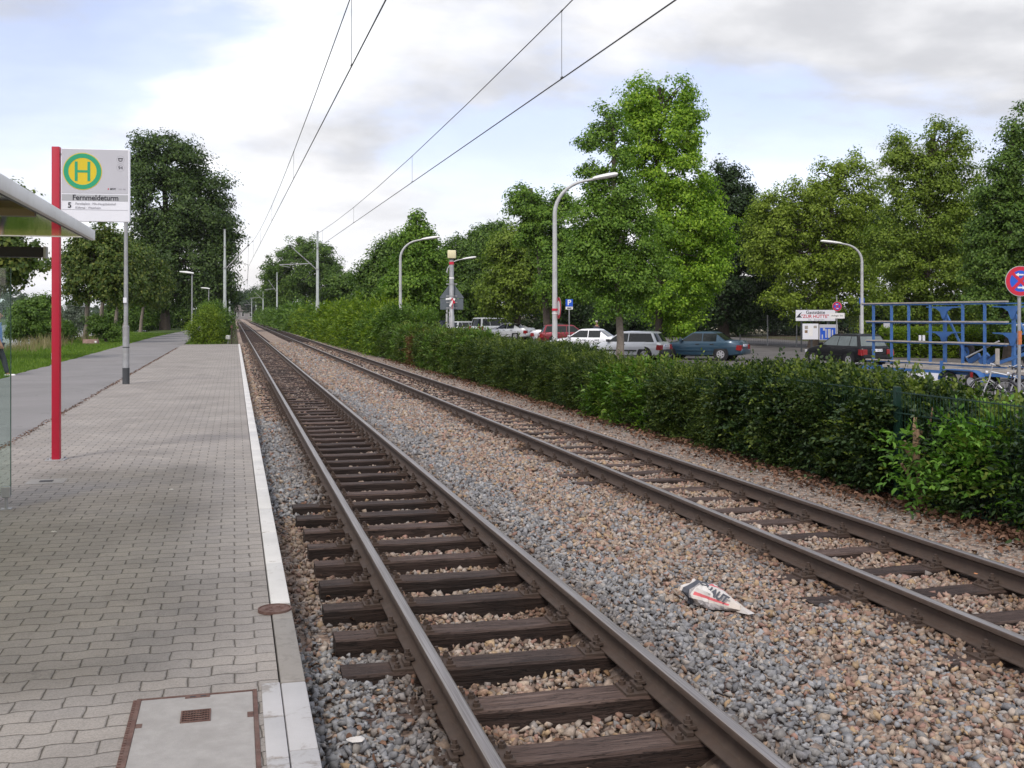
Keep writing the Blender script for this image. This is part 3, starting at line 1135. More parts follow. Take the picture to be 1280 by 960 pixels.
# ------------------------------------------------------------------ vegetation
LM = {
    'chestnut': leafmat('chestnut_leaves', (0.018, 0.040, 0.010), (0.054, 0.097, 0.023), (0.116, 0.174, 0.039), 0.22),
    'young': leafmat('young_chestnut_leaves', (0.032, 0.063, 0.014), (0.087, 0.140, 0.029), (0.206, 0.220, 0.043), 0.25, 0.9),
    'ginkgo': leafmat('ginkgo_leaves', (0.044, 0.102, 0.015), (0.117, 0.218, 0.026), (0.217, 0.335, 0.044), 0.3, 0.5),
    'bright': leafmat('bright_leaves', (0.067, 0.152, 0.012), (0.187, 0.324, 0.022), (0.359, 0.502, 0.050), 0.35, 0.5),
    'olive': leafmat('olive_leaves', (0.057, 0.099, 0.013), (0.144, 0.215, 0.024), (0.252, 0.328, 0.046), 0.3, 0.4),
    'mid': leafmat('mid_green_leaves', (0.027, 0.062, 0.011), (0.075, 0.142, 0.022), (0.158, 0.243, 0.040), 0.25, 0.4),
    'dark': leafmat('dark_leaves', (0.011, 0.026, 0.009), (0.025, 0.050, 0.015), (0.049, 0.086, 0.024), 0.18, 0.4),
    'yellow': leafmat('yellow_green_leaves', (0.072, 0.119, 0.013), (0.178, 0.252, 0.024), (0.305, 0.392, 0.055), 0.32, 0.4),
    'shrub': leafmat('shrub_leaves', (0.050, 0.098, 0.011), (0.142, 0.223, 0.020), (0.283, 0.364, 0.033), 0.32, 1.2),
    'shrub2': leafmat('dark_shrub_leaves', (0.038, 0.081, 0.016), (0.094, 0.171, 0.029), (0.169, 0.269, 0.046), 0.28, 1.2),
    'hedge': leafmat('hedge_leaves', (0.014, 0.030, 0.010), (0.038, 0.070, 0.017), (0.107, 0.137, 0.029), 0.25, 1.5),
    'yew': leafmat('fine_hedge_leaves', (0.020, 0.039, 0.011), (0.056, 0.092, 0.019), (0.118, 0.153, 0.032), 0.25, 1.5),
    'ivy': leafmat('ivy_leaves', (0.009, 0.021, 0.007), (0.025, 0.050, 0.016), (0.062, 0.100, 0.033), 0.15, 1.5, 0.4),
    'laurel': leafmat('laurel_leaves', (0.030, 0.073, 0.012), (0.084, 0.172, 0.021), (0.188, 0.298, 0.035), 0.25, 1.2, 0.35),
    'tips': leafmat('young_tip_leaves', (0.050, 0.082, 0.014), (0.115, 0.160, 0.024), (0.20, 0.24, 0.05), 0.3, 1.5),
    'sprout': leafmat('sprout_leaves', (0.044, 0.111, 0.018), (0.117, 0.247, 0.036), (0.221, 0.377, 0.065), 0.35, 1.5),
    'far': leafmat('far_leaves', (0.030, 0.060, 0.030), (0.055, 0.095, 0.045), (0.085, 0.125, 0.060), 0.2, 0.05),
    'willow': leafmat('willow_leaves', (0.070, 0.100, 0.070), (0.130, 0.160, 0.120), (0.190, 0.220, 0.170), 0.25, 0.3),
    'litter': leafmat('fallen_brown_leaves', (0.070, 0.036, 0.022), (0.150, 0.080, 0.052), (0.270, 0.160, 0.105), 0.05, 2.0, 0.8),
    'grass': leafmat('grass_blades', (0.06, 0.12, 0.015), (0.125, 0.215, 0.028), (0.21, 0.29, 0.05), 0.35, 0.7),
    'drygrass': leafmat('dry_grass_stalks', (0.160, 0.140, 0.070), (0.250, 0.210, 0.110), (0.340, 0.290, 0.170), 0.3, 0.7),
    'rustleaf': leafmat('rusty_hedge_leaves', (0.100, 0.045, 0.020), (0.170, 0.090, 0.040), (0.120, 0.130, 0.040), 0.2, 1.5),
}


def unit(a):
    return a / np.maximum(np.linalg.norm(a, axis=-1, keepdims=True), 1e-9)


def leaves_np(C, Nn, A, ln, wd, hexa=False, fold=0.12):
    """leaf faces centred on C, normal ~Nn, long axis ~A"""
    Nn = unit(Nn)
    A = unit(A - Nn * (A * Nn).sum(-1, keepdims=True))
    B = np.cross(Nn, A)
    ln = np.broadcast_to(np.asarray(ln, float), (len(C),))[:, None]
    wd = np.broadcast_to(np.asarray(wd, float), (len(C),))[:, None]
    if hexa:
        q = [(-.5, 0, 0), (-.22, .42, fold), (.2, .38, fold), (.5, 0, -fold), (.2, -.38, fold), (-.22, -.42, fold)]
    else:
        q = [(-.5, 0, 0), (.05, .5, fold), (.5, 0, -fold), (.05, -.5, fold)]
    k = len(q)
    V = np.stack([C + A * ln * a + B * wd * b + Nn * ln * c for a, b, c in q], 1).reshape(-1, 3)
    F = np.arange(len(C) * k).reshape(-1, k)
    return V, F


def crown_np(lobes, n, leaf, rng, clump=0.5, per=38, inner=0.5, spray=1.0, flat=0.6):
    clump, per, leaf, n = clump * 1.12, per * 3.6, leaf * 0.76, n * 2.1
    lobes = np.array(lobes, float)
    wts = lobes[:, 3] * lobes[:, 5]
    wts = wts / wts.sum()
    nc = max(12, int(n / per))
    li = rng.choice(len(lobes), nc * 2, p=wts)
    d = unit(rng.normal(0, 1, (nc * 2, 3)))
    ph = rng.uniform(0, 6, 3)
    rad = inner + (1 - inner) * rng.uniform(0, 1, nc * 2) ** 0.55
    bump = 1 + 0.13 * (np.sin(d[:, 0] * 5 + ph[0]) + np.sin(d[:, 1] * 6 + ph[1]) + np.sin(d[:, 2] * 7 + ph[2])) * 0.7
    Lb = lobes[li]
    rad = np.where(rng.uniform(0, 1, nc * 2) < 0.10, rad * rng.uniform(1.05, 1.25, nc * 2), rad)
    c = Lb[:, :3] + d * Lb[:, 3:6] * (rad * bump)[:, None]
    deep = np.zeros(len(c), bool)
    for k in range(len(lobes)):
        q = ((c - lobes[k, :3]) / lobes[k, 3:6])
        deep |= (np.linalg.norm(q, axis=1) < 0.5) & (li != k)
    sel = np.where(~deep)[0][:nc]
    c, d = c[sel], d[sel]
    nc = len(c)
    cs = clump * rng.uniform(0.5, 1.35, nc)
    npc = np.maximum(3, (per * (cs / clump) ** 1.6 * rng.uniform(0.7, 1.3, nc))).astype(int)
    idx = np.repeat(np.arange(nc), npc)
    out = d[idx]
    off = unit(rng.normal(0, 1, (len(idx), 3))) * (rng.uniform(0, 1, len(idx)) ** 0.45 * cs[idx])[:, None]
    off[:, 2] *= flat
    off = off + out * (rng.uniform(-0.55, 0.75, len(idx)) * cs[idx] * spray * 0.7)[:, None]
    off[:, 2] -= 0.25 * (off[:, :2] ** 2).sum(1) / np.maximum(cs[idx], .05)
    C = c[idx] + off
    Nn = unit(off) * 0.7 + out * 0.25 + np.array([0, 0, 0.6]) + rng.normal(0, 0.38, (len(idx), 3))
    A = out * 0.7 + np.array([0, 0, -0.35]) + rng.normal(0, 0.7, (len(idx), 3))
    s = leaf * rng.uniform(0.5, 1.5, len(idx))
    return leaves_np(C, Nn, A, s, s * 0.72)


def trunk_mb(base, top, r, limbs, rng, wig=0.02, n=9, taper=0.45):
    mb = MB()
    base, top = Vector(base), Vector(top)
    h = (top - base).length
    pts, rs = [], []
    for i in range(9):
        t = i / 8
        p = base.lerp(top, t)
        if 0 < i:
            p += Vector((rng.normal(0, wig * h * 0.35), rng.normal(0, wig * h * 0.35), 0))
        pts.append(p)
        rs.append(r * (1.35 if i == 0 else 1.0) * (1 - (1 - taper) * t))
    mb.tube(pts, rs, n)
    for (q, t0, rr) in limbs:
        a = base.lerp(top, t0)
        q = Vector(q)
        m = a.lerp(q, 0.5) + Vector((0, 0, (q - a).length * 0.10))
        m2 = a.lerp(q, 0.8) + Vector((rng.normal(0, .1), rng.normal(0, .1), (q - a).length * 0.05))
        mb.tube([a, a.lerp(m, 0.5), m, m2, q], [rr, rr * 0.85, rr * 0.6, rr * 0.4, rr * 0.15], 6)
    return mb


def tree(name, label, tpx, zc, lob, tr, n, leaf, mat, cat='tree', group=None, seed=0, base=None, bark='bark', clump=0.5, trunk_to=None, per=38, inner=0.5, flat=0.6, spray=1.0):
    rng = np.random.default_rng(seed + 100)
    bxy = P(tpx, zc)
    bz = float(gz(bxy[0], bxy[1])) if base is None else base
    root = empty(name, (bxy[0], bxy[1], bz))
    tag(root, label, cat, group)
    k = zc / FPX
    L3 = []
    for q in lob:
        dz = q[4] if len(q) > 4 else 0.0
        zz_ = zc + dz
        p = P(q[0], zz_)
        L3.append((p[0] - bxy[0], p[1] - bxy[1], zat(q[1], zz_) - bz, q[2] * k, q[2] * k * 0.9, q[3] * k))
    V, F = crown_np(L3, n, leaf, rng, clump, per, inner, spray, flat)
    npmesh('crown', V, F, LM[mat], root)
    tops = max(L3, key=lambda q: q[2])
    tt = (tops[0] * 0.6, tops[1] * 0.6, tops[2] + tops[5] * 0.3) if trunk_to is None else trunk_to
    H = tt[2]
    limbs = []
    for q in L3:
        t0 = min(0.85, max(0.18, (q[2] - 0.55 * q[5]) / H))
        limbs.append(((q[0], q[1], q[2] + q[5] * 0.25), t0, tr * 0.45))
        for _ in range(2):
            d = rng.normal(0, 1, 3)
            d /= np.linalg.norm(d)
            limbs.append(((q[0] + d[0] * q[3] * .7, q[1] + d[1] * q[4] * .7, q[2] + d[2] * q[5] * .6), min(0.9, t0 + 0.08), tr * 0.28))
    trunk_mb((0, 0, -0.2), tt, tr, limbs, rng).build('trunk', M[bark], root, smooth=True)
    return root


# left of the path
tree('chestnut_tree', 'tall dark chestnut tree towering beyond the bus stop sign beside the path', 206, 120,
     [(205, 202, 42, 32), (235, 208, 22, 28), (205, 255, 46, 55), (248, 262, 40, 42), (235, 320, 46, 60), (272, 318, 20, 48), (190, 330, 34, 45), (283, 290, 10, 26), (265, 365, 26, 26)],
     0.5, 52000, 0.34, 'chestnut', clump=1.15, seed=1)
G_ = 'young chestnut trees in a row on the verge'
tree('young_chestnut_tree', 'leafy young tree partly hidden behind the shelter roof at the left edge', -6, 38,
     [(12, 322, 36, 24), (-22, 300, 45, 50), (4, 262, 28, 36), (-5, 345, 26, 16)], 0.12, 15000, 0.19, 'young', group=G_, clump=0.42, seed=2, bark='barkgrey')
tree('young_chestnut_tree', 'young tree with yellowing leaves nearest behind the red mast', 106, 62,
     [(122, 318, 36, 32), (102, 345, 22, 24), (140, 342, 24, 30)], 0.16, 15000, 0.22, 'young', group=G_, clump=0.55, seed=3, bark='barkgrey')
tree('young_chestnut_tree', 'second young tree in the verge row, crown just left of the grey lamp post', 124, 70,
     [(140, 325, 24, 32), (150, 350, 22, 28)], 0.16, 9000, 0.23, 'young', group=G_, clump=0.55, seed=4, bark='barkgrey')
tree('young_chestnut_tree', 'third young tree in the verge row, behind the grey lamp post', 141, 78,
     [(160, 335, 24, 34), (172, 355, 20, 26)], 0.15, 9000, 0.24, 'young', group=G_, clump=0.6, seed=5, bark='barkgrey')
tree('young_chestnut_tree', 'fourth young tree in the verge row, just right of the grey lamp post', 152, 86,
     [(178, 345, 22, 30)], 0.15, 7000, 0.26, 'young', group=G_, clump=0.6, seed=6, bark='barkgrey')
tree('young_chestnut_tree', 'last young tree in the verge row, in front of the tall chestnut trunk', 175, 98,
     [(188, 352, 20, 28), (198, 365, 14, 20)], 0.16, 7000, 0.28, 'young', group=G_, clump=0.6, seed=7, bark='barkgrey')
tree('chestnut_tree', 'dark tree behind the path lamps, lower than the tall chestnut', 262, 165,
     [(262, 360, 24, 22), (278, 372, 16, 18), (240, 368, 18, 18)], 0.4, 9000, 0.4, 'dark', clump=1.2, seed=8)


def shrub(name, label, px, zc, lob, n, leaf, mat, seed, group=None, stems=7, cat='shrub', clump=0.3, per=26):
    rng = np.random.default_rng(seed + 500)
    bxy = P(px, zc)
    bz = float(gz(bxy[0], bxy[1]))
    root = empty(name, (bxy[0], bxy[1], bz))
    tag(root, label, cat, group)
    k = zc / FPX
    L3 = []
    for q in lob:
        p = P(q[0], zc + (q[4] if len(q) > 4 else 0))
        L3.append((p[0] - bxy[0], p[1] - bxy[1], zat(q[1], zc) - bz, q[2] * k, q[2] * k, q[3] * k))
    V, F = crown_np(L3, n, leaf, rng, clump, per, 0.55, 1.3, 0.8)
    ok = V.reshape(-1, 4, 3)[:, :, 2].min(1) > -0.02
    V = V.reshape(-1, 4, 3)[ok].reshape(-1, 3)
    npmesh('foliage', V, np.arange(len(V)).reshape(-1, 4), LM[mat], root)
    mb = MB()
    for _ in range(stems):
        q = L3[rng.integers(len(L3))]
        e = (q[0] + rng.normal(0, .3) * q[3], q[1] + rng.normal(0, .3) * q[4], q[2] + q[5] * .5)
        b0 = (rng.normal(0, .12), rng.normal(0, .12), -0.05)
        mid = ((b0[0] * .6 + e[0] * .4), (b0[1] * .6 + e[1] * .4), e[2] * 0.5)
        mb.tube([b0, mid, e], [0.03, 0.02, 0.006], 5)
    mb.build('stem', M['bark'], root, smooth=True)
    return root


shrub('shrub', 'bright yellow-green bush at the end of the platform paving', 254, 60, [(254, 408, 15, 19), (262, 396, 12, 14), (247, 416, 11, 12), (266, 415, 11, 14)], 9000, 0.085, 'shrub', 1)
shrub('shrub', 'taller deeper green bush right behind the yellow-green one at the platform end', 272, 64, [(268, 392, 14, 15), (279, 400, 12, 16), (277, 412, 10, 14), (260, 388, 8, 10)], 8000, 0.10, 'shrub2', 2)
shrub('shrub', 'large rounded dark bush left of the red mast, in front of the river', 44, 58, [(45, 398, 27, 24), (62, 405, 16, 20), (25, 405, 14, 20), (48, 384, 16, 14)], 12000, 0.15, 'shrub2', 3)
shrub('shrub', 'low bush on the verge just right of the pink stone block', 131, 62, [(131, 409, 11, 10), (120, 404, 9, 9), (143, 413, 7, 6)], 5000, 0.12, 'shrub2', 4)
shrub('shrub', 'small bush half hidden behind the red mast on the verge', 78, 60, [(80, 412, 9, 10)], 2500, 0.12, 'shrub2', 5)
shrub('willow', 'pale grey-green willow on the river bank between red mast and lamp post', 97, 130, [(93, 390, 10, 10), (99, 402, 8, 8), (104, 393, 7, 8)], 3500, 0.24, 'willow', 6, clump=0.6, cat='tree')

for k, (px, zc, lab) in enumerate(((166, 118, 'dense undergrowth bush behind the grey lamp post'), (190, 126, 'dense undergrowth bush left of the tall chestnut trunk'), (222, 135, 'dense undergrowth bush right of the tall chestnut trunk'), (148, 110, 'dense undergrowth bush between the red mast and the grey lamp post'))):
    shrub('shrub', lab, px, zc, [(px, 393, 16, 16), (px - 10, 400, 12, 12), (px + 11, 398, 12, 13)], 6500, 0.26, 'mid', 40 + k, clump=0.55)

# far bank wood, and the trees where the tracks vanish
rng = np.random.default_rng(77)
fl = []
for px in range(-200, 330, 9):
    hgt = 20 + 10 * sin(px * 0.045 + 1) + rng.uniform(-5, 6)
    p = P(px, 700 + rng.uniform(-30, 80))
    hm = hgt * 0.53
    fl.append((p[0], p[1], hm * 0.5 - 1, rng.uniform(4, 8), 6, hm * 0.62))
V, F = crown_np(fl, 30000, 1.6, rng, 2.6, 30)
tag(npmesh('far_wood', V, F, LM['far']), kind='stuff')
tree('distant_tree', 'pale green round tree where the tracks vanish, right of the rails', 316, 480, [(318, 373, 12, 14), (326, 380, 8, 10), (310, 380, 8, 8)], 0.5, 6000, 0.7, 'far', clump=1.8, seed=20)
tree('distant_tree', 'distant tree closing the view left over the vanishing rails', 300, 520, [(296, 378, 12, 9), (306, 377, 9, 9), (288, 380, 9, 8)], 0.5, 5000, 1.0, 'far', clump=2.4, seed=21)
tree('distant_tree', 'mid green tree behind the second right-hand mast along the rails', 345, 280, [(345, 362, 22, 24), (335, 375, 14, 16)], 0.5, 9000, 0.5, 'mid', clump=1.5, seed=22)

# right of the tracks
tree('round_tree', 'broad round dark tree behind the first catenary mast on the right', 384, 178,
     [(378, 335, 38, 32), (352, 348, 22, 24), (405, 348, 22, 30), (372, 308, 18, 13), (390, 318, 22, 20), (345, 360, 14, 16), (415, 365, 14, 18), (375, 370, 30, 18)], 0.4, 30000, 0.34, 'mid', clump=1.0, seed=30)
tree('bushy_tree', 'low bushy tree left of the curved lamp beyond the tall bushes', 440, 130, [(440, 368, 22, 24), (425, 355, 18, 16), (462, 372, 22, 22), (478, 360, 16, 22)], 0.3, 14000, 0.32, 'mid', clump=0.8, seed=31)
tree('conical_tree', 'pointed tree with straight bare trunk right of the curved lamp post', 518, 62,
     [(523, 281, 12, 13), (522, 300, 24, 16), (522, 325, 32, 22), (520, 352, 38, 24), (528, 378, 30, 18), (500, 365, 18, 20)], 0.17, 22000, 0.19, 'ginkgo', clump=0.5, seed=32, bark='barkgrey')
tree('dark_tree', 'dark wide tree left behind the pointed one', 487, 92, [(487, 335, 26, 34), (470, 350, 22, 30), (500, 318, 16, 22), (480, 375, 30, 28)], 0.3, 18000, 0.26, 'mid', clump=0.8, seed=33)
G_ = 'dense trees behind the parked cars'
tree('dense_tree', 'dense tree directly behind the square lantern pole', 580, 105, [(580, 320, 34, 26), (560, 345, 36, 40), (600, 340, 36, 44), (580, 375, 46, 30), (605, 300, 14, 14)], 0.4, 26000, 0.28, 'mid', group=G_, clump=0.85, seed=34)
tree('dense_tree', 'olive green tree over the white van', 648, 88, [(650, 330, 40, 40), (635, 310, 22, 24), (668, 350, 40, 40), (630, 360, 30, 35), (690, 330, 25, 40)], 0.4, 28000, 0.24, 'olive', group=G_, clump=0.75, seed=35)
tree('dense_tree', 'spiky crowned dark tree rising left of the tall curved lamp', 688, 78, [(660, 250, 22, 18), (672, 268, 20, 18), (645, 238, 8, 9), (690, 290, 28, 30), (700, 260, 16, 24), (705, 335, 34, 50), (668, 290, 18, 16)], 0.3, 22000, 0.21, 'ginkgo', group=G_, clump=0.6, seed=36)
tree('dense_tree', 'feathery topped tree between the lantern pole and the olive tree', 612, 98, [(612, 300, 20, 22), (628, 290, 12, 16), (620, 330, 34, 34)], 0.3, 13000, 0.26, 'mid', group=G_, clump=0.8, seed=37)
tree('ginkgo_tree', 'bluish green roadside tree with bare grey trunk before the silver hatchback', 774, 46,
     [(738, 172, 17, 16), (760, 150, 18, 22), (775, 190, 22, 34), (745, 215, 16, 14), (765, 240, 34, 30), (745, 275, 36, 30), (790, 290, 38, 40), (745, 320, 38, 30), (775, 350, 44, 28), (725, 335, 18, 20), (810, 335, 26, 30), (765, 385, 26, 16)],
     0.17, 33000, 0.135, 'ginkgo', clump=0.42, seed=38, bark='barkgrey', inner=0.45)
tree('sycamore_tree', 'tall bright green tree between the silver hatchback and the blue saloon', 823, 56,
     [(800, 125, 26, 26), (825, 115, 18, 18), (850, 115, 13, 17), (862, 160, 16, 28), (830, 165, 40, 35), (800, 175, 24, 40), (840, 220, 46, 40), (880, 268, 32, 34), (850, 275, 44, 40), (895, 300, 22, 28), (860, 325, 44, 36), (840, 365, 42, 28), (885, 340, 22, 28), (850, 400, 26, 18)],
     0.22, 44000, 0.17, 'bright', clump=0.5, seed=39, bark='bark', inner=0.45)
tree('dark_tree', 'nearly black tree between the bright tree and the yellowish ones', 905, 76,
     [(905, 228, 20, 24), (918, 250, 24, 28), (890, 240, 18, 24), (930, 285, 26, 40), (905, 300, 36, 50), (935, 335, 40, 48), (900, 370, 50, 35), (950, 375, 40, 34)], 0.4, 36000, 0.22, 'dark', clump=0.65, seed=40)
tree('robinia_tree', 'yellowish green feathery tree behind the white signboard', 1015, 70,
     [(1010, 245, 30, 22), (1040, 222, 26, 24), (1070, 210, 16, 20), (990, 285, 32, 34), (1040, 270, 46, 40), (1000, 330, 44, 34), (970, 290, 26, 34), (1060, 330, 50, 40), (1085, 265, 26, 50), (965, 315, 18, 30), (968, 262, 22, 26), (950, 300, 22, 36), (1000, 372, 42, 26), (1060, 375, 46, 28)],
     0.3, 40000, 0.19, 'yellow', clump=0.62, seed=41, inner=0.4)
tree('robinia_tree', 'tall loose crowned tree rising behind the blue trailer', 1150, 62,
     [(1125, 195, 20, 26), (1135, 225, 26, 36), (1175, 175, 20, 24), (1200, 185, 16, 26), (1165, 225, 36, 36), (1205, 240, 26, 50), (1145, 285, 46, 44), (1195, 300, 44, 50), (1120, 320, 40, 40), (1165, 345, 52, 34), (1130, 378, 44, 26), (1195, 380, 46, 28)],
     0.3, 46000, 0.17, 'olive', clump=0.56, seed=42, inner=0.4)
tree('dark_green_tree', 'dark tree filling the right edge behind the round no-stopping sign', 1262, 52,
     [(1272, 165, 18, 26), (1258, 205, 22, 30), (1280, 220, 30, 40), (1245, 250, 22, 34), (1265, 290, 44, 46), (1290, 320, 40, 60), (1245, 340, 34, 36), (1225, 310, 18, 30), (1250, 385, 44, 26), (1290, 385, 30, 26)],
     0.3, 38000, 0.16, 'mid', clump=0.5, seed=43)
# shaded trees of the belt behind
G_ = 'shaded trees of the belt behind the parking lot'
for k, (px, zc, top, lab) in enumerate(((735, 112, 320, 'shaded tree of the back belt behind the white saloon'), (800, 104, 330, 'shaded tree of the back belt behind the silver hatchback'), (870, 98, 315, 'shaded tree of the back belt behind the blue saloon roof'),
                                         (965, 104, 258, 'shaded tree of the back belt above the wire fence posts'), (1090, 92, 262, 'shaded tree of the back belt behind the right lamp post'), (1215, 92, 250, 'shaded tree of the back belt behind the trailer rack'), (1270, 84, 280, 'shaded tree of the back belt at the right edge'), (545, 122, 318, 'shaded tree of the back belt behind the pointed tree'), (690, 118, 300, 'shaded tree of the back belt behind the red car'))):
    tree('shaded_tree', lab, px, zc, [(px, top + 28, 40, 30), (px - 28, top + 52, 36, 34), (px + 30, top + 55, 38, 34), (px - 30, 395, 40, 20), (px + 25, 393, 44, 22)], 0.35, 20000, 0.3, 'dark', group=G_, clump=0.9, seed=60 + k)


# ------------------------------------------------------------------ hedge along the fence
def sprigs(O, D, ln, m, leaf, rng, width=0.5):
    n = len(O)
    D = unit(D)
    side = unit(np.cross(D, np.array([0, 0, 1.0]) + rng.normal(0, 0.25, (n, 3))))
    Cs, Ns, As, Ls = [], [], [], []
    up = unit(np.cross(side, D))
    for j in range(m):
        t = (j + 1) / m
        sg = 1 if j % 2 else -1
        pos = O + D * (ln * t)[:, None] + np.array([0, 0, -0.15]) * (ln * t * t)[:, None]
        a = D * 0.75 + side * sg * (0.9 if j < m - 1 else 0.1) + rng.normal(0, 0.25, (n, 3))
        a = unit(a)
        L_ = leaf * rng.uniform(0.7, 1.25, n)
        Cs.append(pos + a * (L_ * 0.5)[:, None])
        Ns.append(up + rng.normal(0, 0.35, (n, 3)))
        As.append(a)
        Ls.append(L_)
    C, Nn, A, Lf = map(np.concatenate, (Cs, Ns, As, Ls))
    return leaves_np(C, Nn, A, Lf, Lf * width, True, 0.10)


def hedge(name, label, y0, y1, xf, xb, top, leaf, mat, nsp, seed, m=7, sl=0.16, width=0.5, low=-0.12, cat='hedge', core=True, mixm=None, group=None, ragged=0.075, holes=0.0):
    """a stretch of hedge between y0 and y1: front face near xf, back near xb, top(y) high"""
    rng = np.random.default_rng(seed + 900)
    yc = (y0 + y1) / 2
    root = empty(name, ((xf + xb) / 2, yc, low))
    tag(root, label, cat, group)
    ox, oy, oz = root.location
    ly = y1 - y0
    tm = float(np.mean([top(y) for y in np.linspace(y0, y1, 9)]))
    hf, ht = (tm - low) * ly, (xb - xf) * ly
    nf = int(nsp * hf / (hf + ht))
    ntp = nsp - nf
    # front
    y = rng.uniform(y0, y1, nf)
    T = np.array([top(q) for q in y])
    v = rng.uniform(0.02, 1, nf) ** 0.9
    z = low + (T - low) * v
    bulge = 0.16 * wob(y, z, 2.0, seed) + 0.08 * wob(y, z, 5, seed + 1)
    x = xf - 0.05 + bulge + 0.12 * (v - 0.45) ** 2 + rng.normal(0, 0.06, nf)
    if holes:
        kp = wob(y, z, 3.3, seed + 3) > -1 + 2 * holes * 0.5
        x, y, z, T = x[kp], y[kp], z[kp], T[kp]
    O1 = np.stack([x, y, z], -1)
    D1 = np.stack([-np.ones(len(x)), rng.normal(0, 0.6, len(x)), rng.normal(0.35, 0.55, len(x))], -1)
    # top
    y = rng.uniform(y0, y1, ntp)
    x = rng.uniform(xf, xb, ntp)
    T = np.array([top(q) for q in y])
    z = T + 0.05 * wob(x, y, 3.0, seed) - 0.05 + rng.normal(0, ragged, ntp)
    z = z - 0.10 * np.clip(1 - (x - xf) / 0.25, 0, 1)
    O2 = np.stack([x, y, z], -1)
    D2 = np.stack([rng.normal(-0.15, 0.55, ntp), rng.normal(0, 0.55, ntp), np.ones(ntp)], -1)
    ne = max(20, int(nsp * 0.05))
    ye = np.where(rng.uniform(0, 1, 2 * ne) < 0.5, y0, y1)
    Te = np.array([top(q) for q in ye])
    ze = low + (Te - low) * rng.uniform(0.05, 1, 2 * ne)
    O3 = np.stack([rng.uniform(xf, xb, 2 * ne), ye, ze], -1)
    D3 = np.stack([rng.normal(0, .4, 2 * ne), np.where(ye == y0, -1.0, 1.0), rng.normal(0.4, .4, 2 * ne)], -1)
    O, D = np.concatenate([O1, O2, O3]), np.concatenate([D1, D2, D3])
    O = O - np.array([ox, oy, oz])
    ln = sl * rng.uniform(0.6, 1.5, len(O)) * np.where(rng.uniform(0, 1, len(O)) < 0.05, 1.9, 1.0)
    pick = np.zeros(len(O), bool)
    if mixm:
        pick = (wob(O[:, 1], O[:, 2] * 1.5, mixm[2], seed + 5) + rng.normal(0, 0.25, len(O))) > mixm[1]
        V, F = sprigs(O[pick], D[pick], ln[pick], m, leaf * mixm[3], rng, width)
        npmesh('overgrowth', V, F, LM[mixm[0]], root)
    istop = np.zeros(len(O), bool)
    istop[len(O1):len(O1) + len(O2)] = True
    tip = (~pick) & (rng.uniform(0, 1, len(O)) < np.where(istop, 0.55, 0.15)) & (tm < 1.2)
    if tip.sum() > 3:
        V, F = sprigs(O[tip], D[tip], ln[tip] * 1.1, m, leaf * 0.9, rng, width)
        npmesh('young_tips', V, F, LM['tips'], root)
        pick = pick | tip
    V, F = sprigs(O[~pick], D[~pick], ln[~pick], m, leaf, rng, width)
    npmesh('foliage', V, F, LM[mat], root)
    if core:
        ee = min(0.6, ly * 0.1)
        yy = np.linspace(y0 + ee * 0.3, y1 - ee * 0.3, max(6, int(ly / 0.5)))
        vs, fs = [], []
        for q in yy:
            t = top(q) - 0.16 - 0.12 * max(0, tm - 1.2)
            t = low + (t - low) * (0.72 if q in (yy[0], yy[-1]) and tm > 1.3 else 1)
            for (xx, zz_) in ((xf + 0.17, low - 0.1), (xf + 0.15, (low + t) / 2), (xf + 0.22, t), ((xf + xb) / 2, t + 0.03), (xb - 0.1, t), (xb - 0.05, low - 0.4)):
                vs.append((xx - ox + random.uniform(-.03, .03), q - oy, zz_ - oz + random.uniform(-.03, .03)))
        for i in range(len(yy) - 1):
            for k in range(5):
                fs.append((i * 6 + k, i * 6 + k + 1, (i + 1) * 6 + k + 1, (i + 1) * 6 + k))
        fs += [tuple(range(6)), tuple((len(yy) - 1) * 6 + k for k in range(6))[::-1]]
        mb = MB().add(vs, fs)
        mb.build('shade_core', M['darkcore'], root)  # solid dark core added behind the leaves to block light
    return root


XF = 6.60
hedge('shrubbery', 'light green sprouting shrubs behind the wire mesh right of the cut stump', 4.6, 9.3, XF + 0.05, 7.6, lambda y: 0.71 + 0.05 * sin(y * 2), 0.075, 'sprout', 4200, 1, 8, 0.22, 0.46, core=True, mixm=('ivy', -0.1, 1.6, 0.8), cat='shrubs', ragged=0.08, holes=0.35)
hedge('hedge', 'dark ivy-grown hedge stretch just left of the cut stump', 9.5, 13.2, XF, 7.6, lambda y: 0.83 + 0.06 * sstep(9.5, 12, y) + 0.03 * sin(y * 3), 0.055, 'ivy', 6500, 2, 8, 0.16, 0.7, mixm=('hedge', 0.05, 1.5, 0.8))
hedge('hedge', 'dark clipped hedge stretch in front of the blue saloon, trailing light tips on top', 13.2, 16.0, XF, 7.6, lambda y: 0.74 + 0.03 * sin(y * 4), 0.05, 'hedge', 5600, 3, 8, 0.15, 0.5, mixm=('yew', 0.15, 1.6, 0.9))
hedge('laurel_bush', 'bright cherry laurel growing through the hedge in front of the silver hatchback', 16.0, 18.6, XF - 0.05, 7.5, lambda y: 0.66 + 0.04 * sin(y * 3), 0.095, 'laurel', 2300, 4, 7, 0.2, 0.4, cat='bush', mixm=('hedge', 0.2, 1.5, 0.55))
hedge('hedge', 'hedge stretch with a swelling rounded top below the white saloon', 18.6, 24.0, XF, 7.6, lambda y: 0.70 + 0.24 * math.exp(-((y - 22.9) / 1.5) ** 2), 0.055, 'yew', 7800, 5, 8, 0.15, 0.42, mixm=('hedge', 0.1, 1.3, 1.0))
hedge('hedge', 'flat topped hedge stretch below the white and red cars', 24.0, 31.0, XF, 7.6, lambda y: 0.82 + 0.03 * sin(y * 2.2), 0.07, 'hedge', 6000, 6, 7, 0.17, 0.5, mixm=('yew', 0.0, 1.1, 0.9))
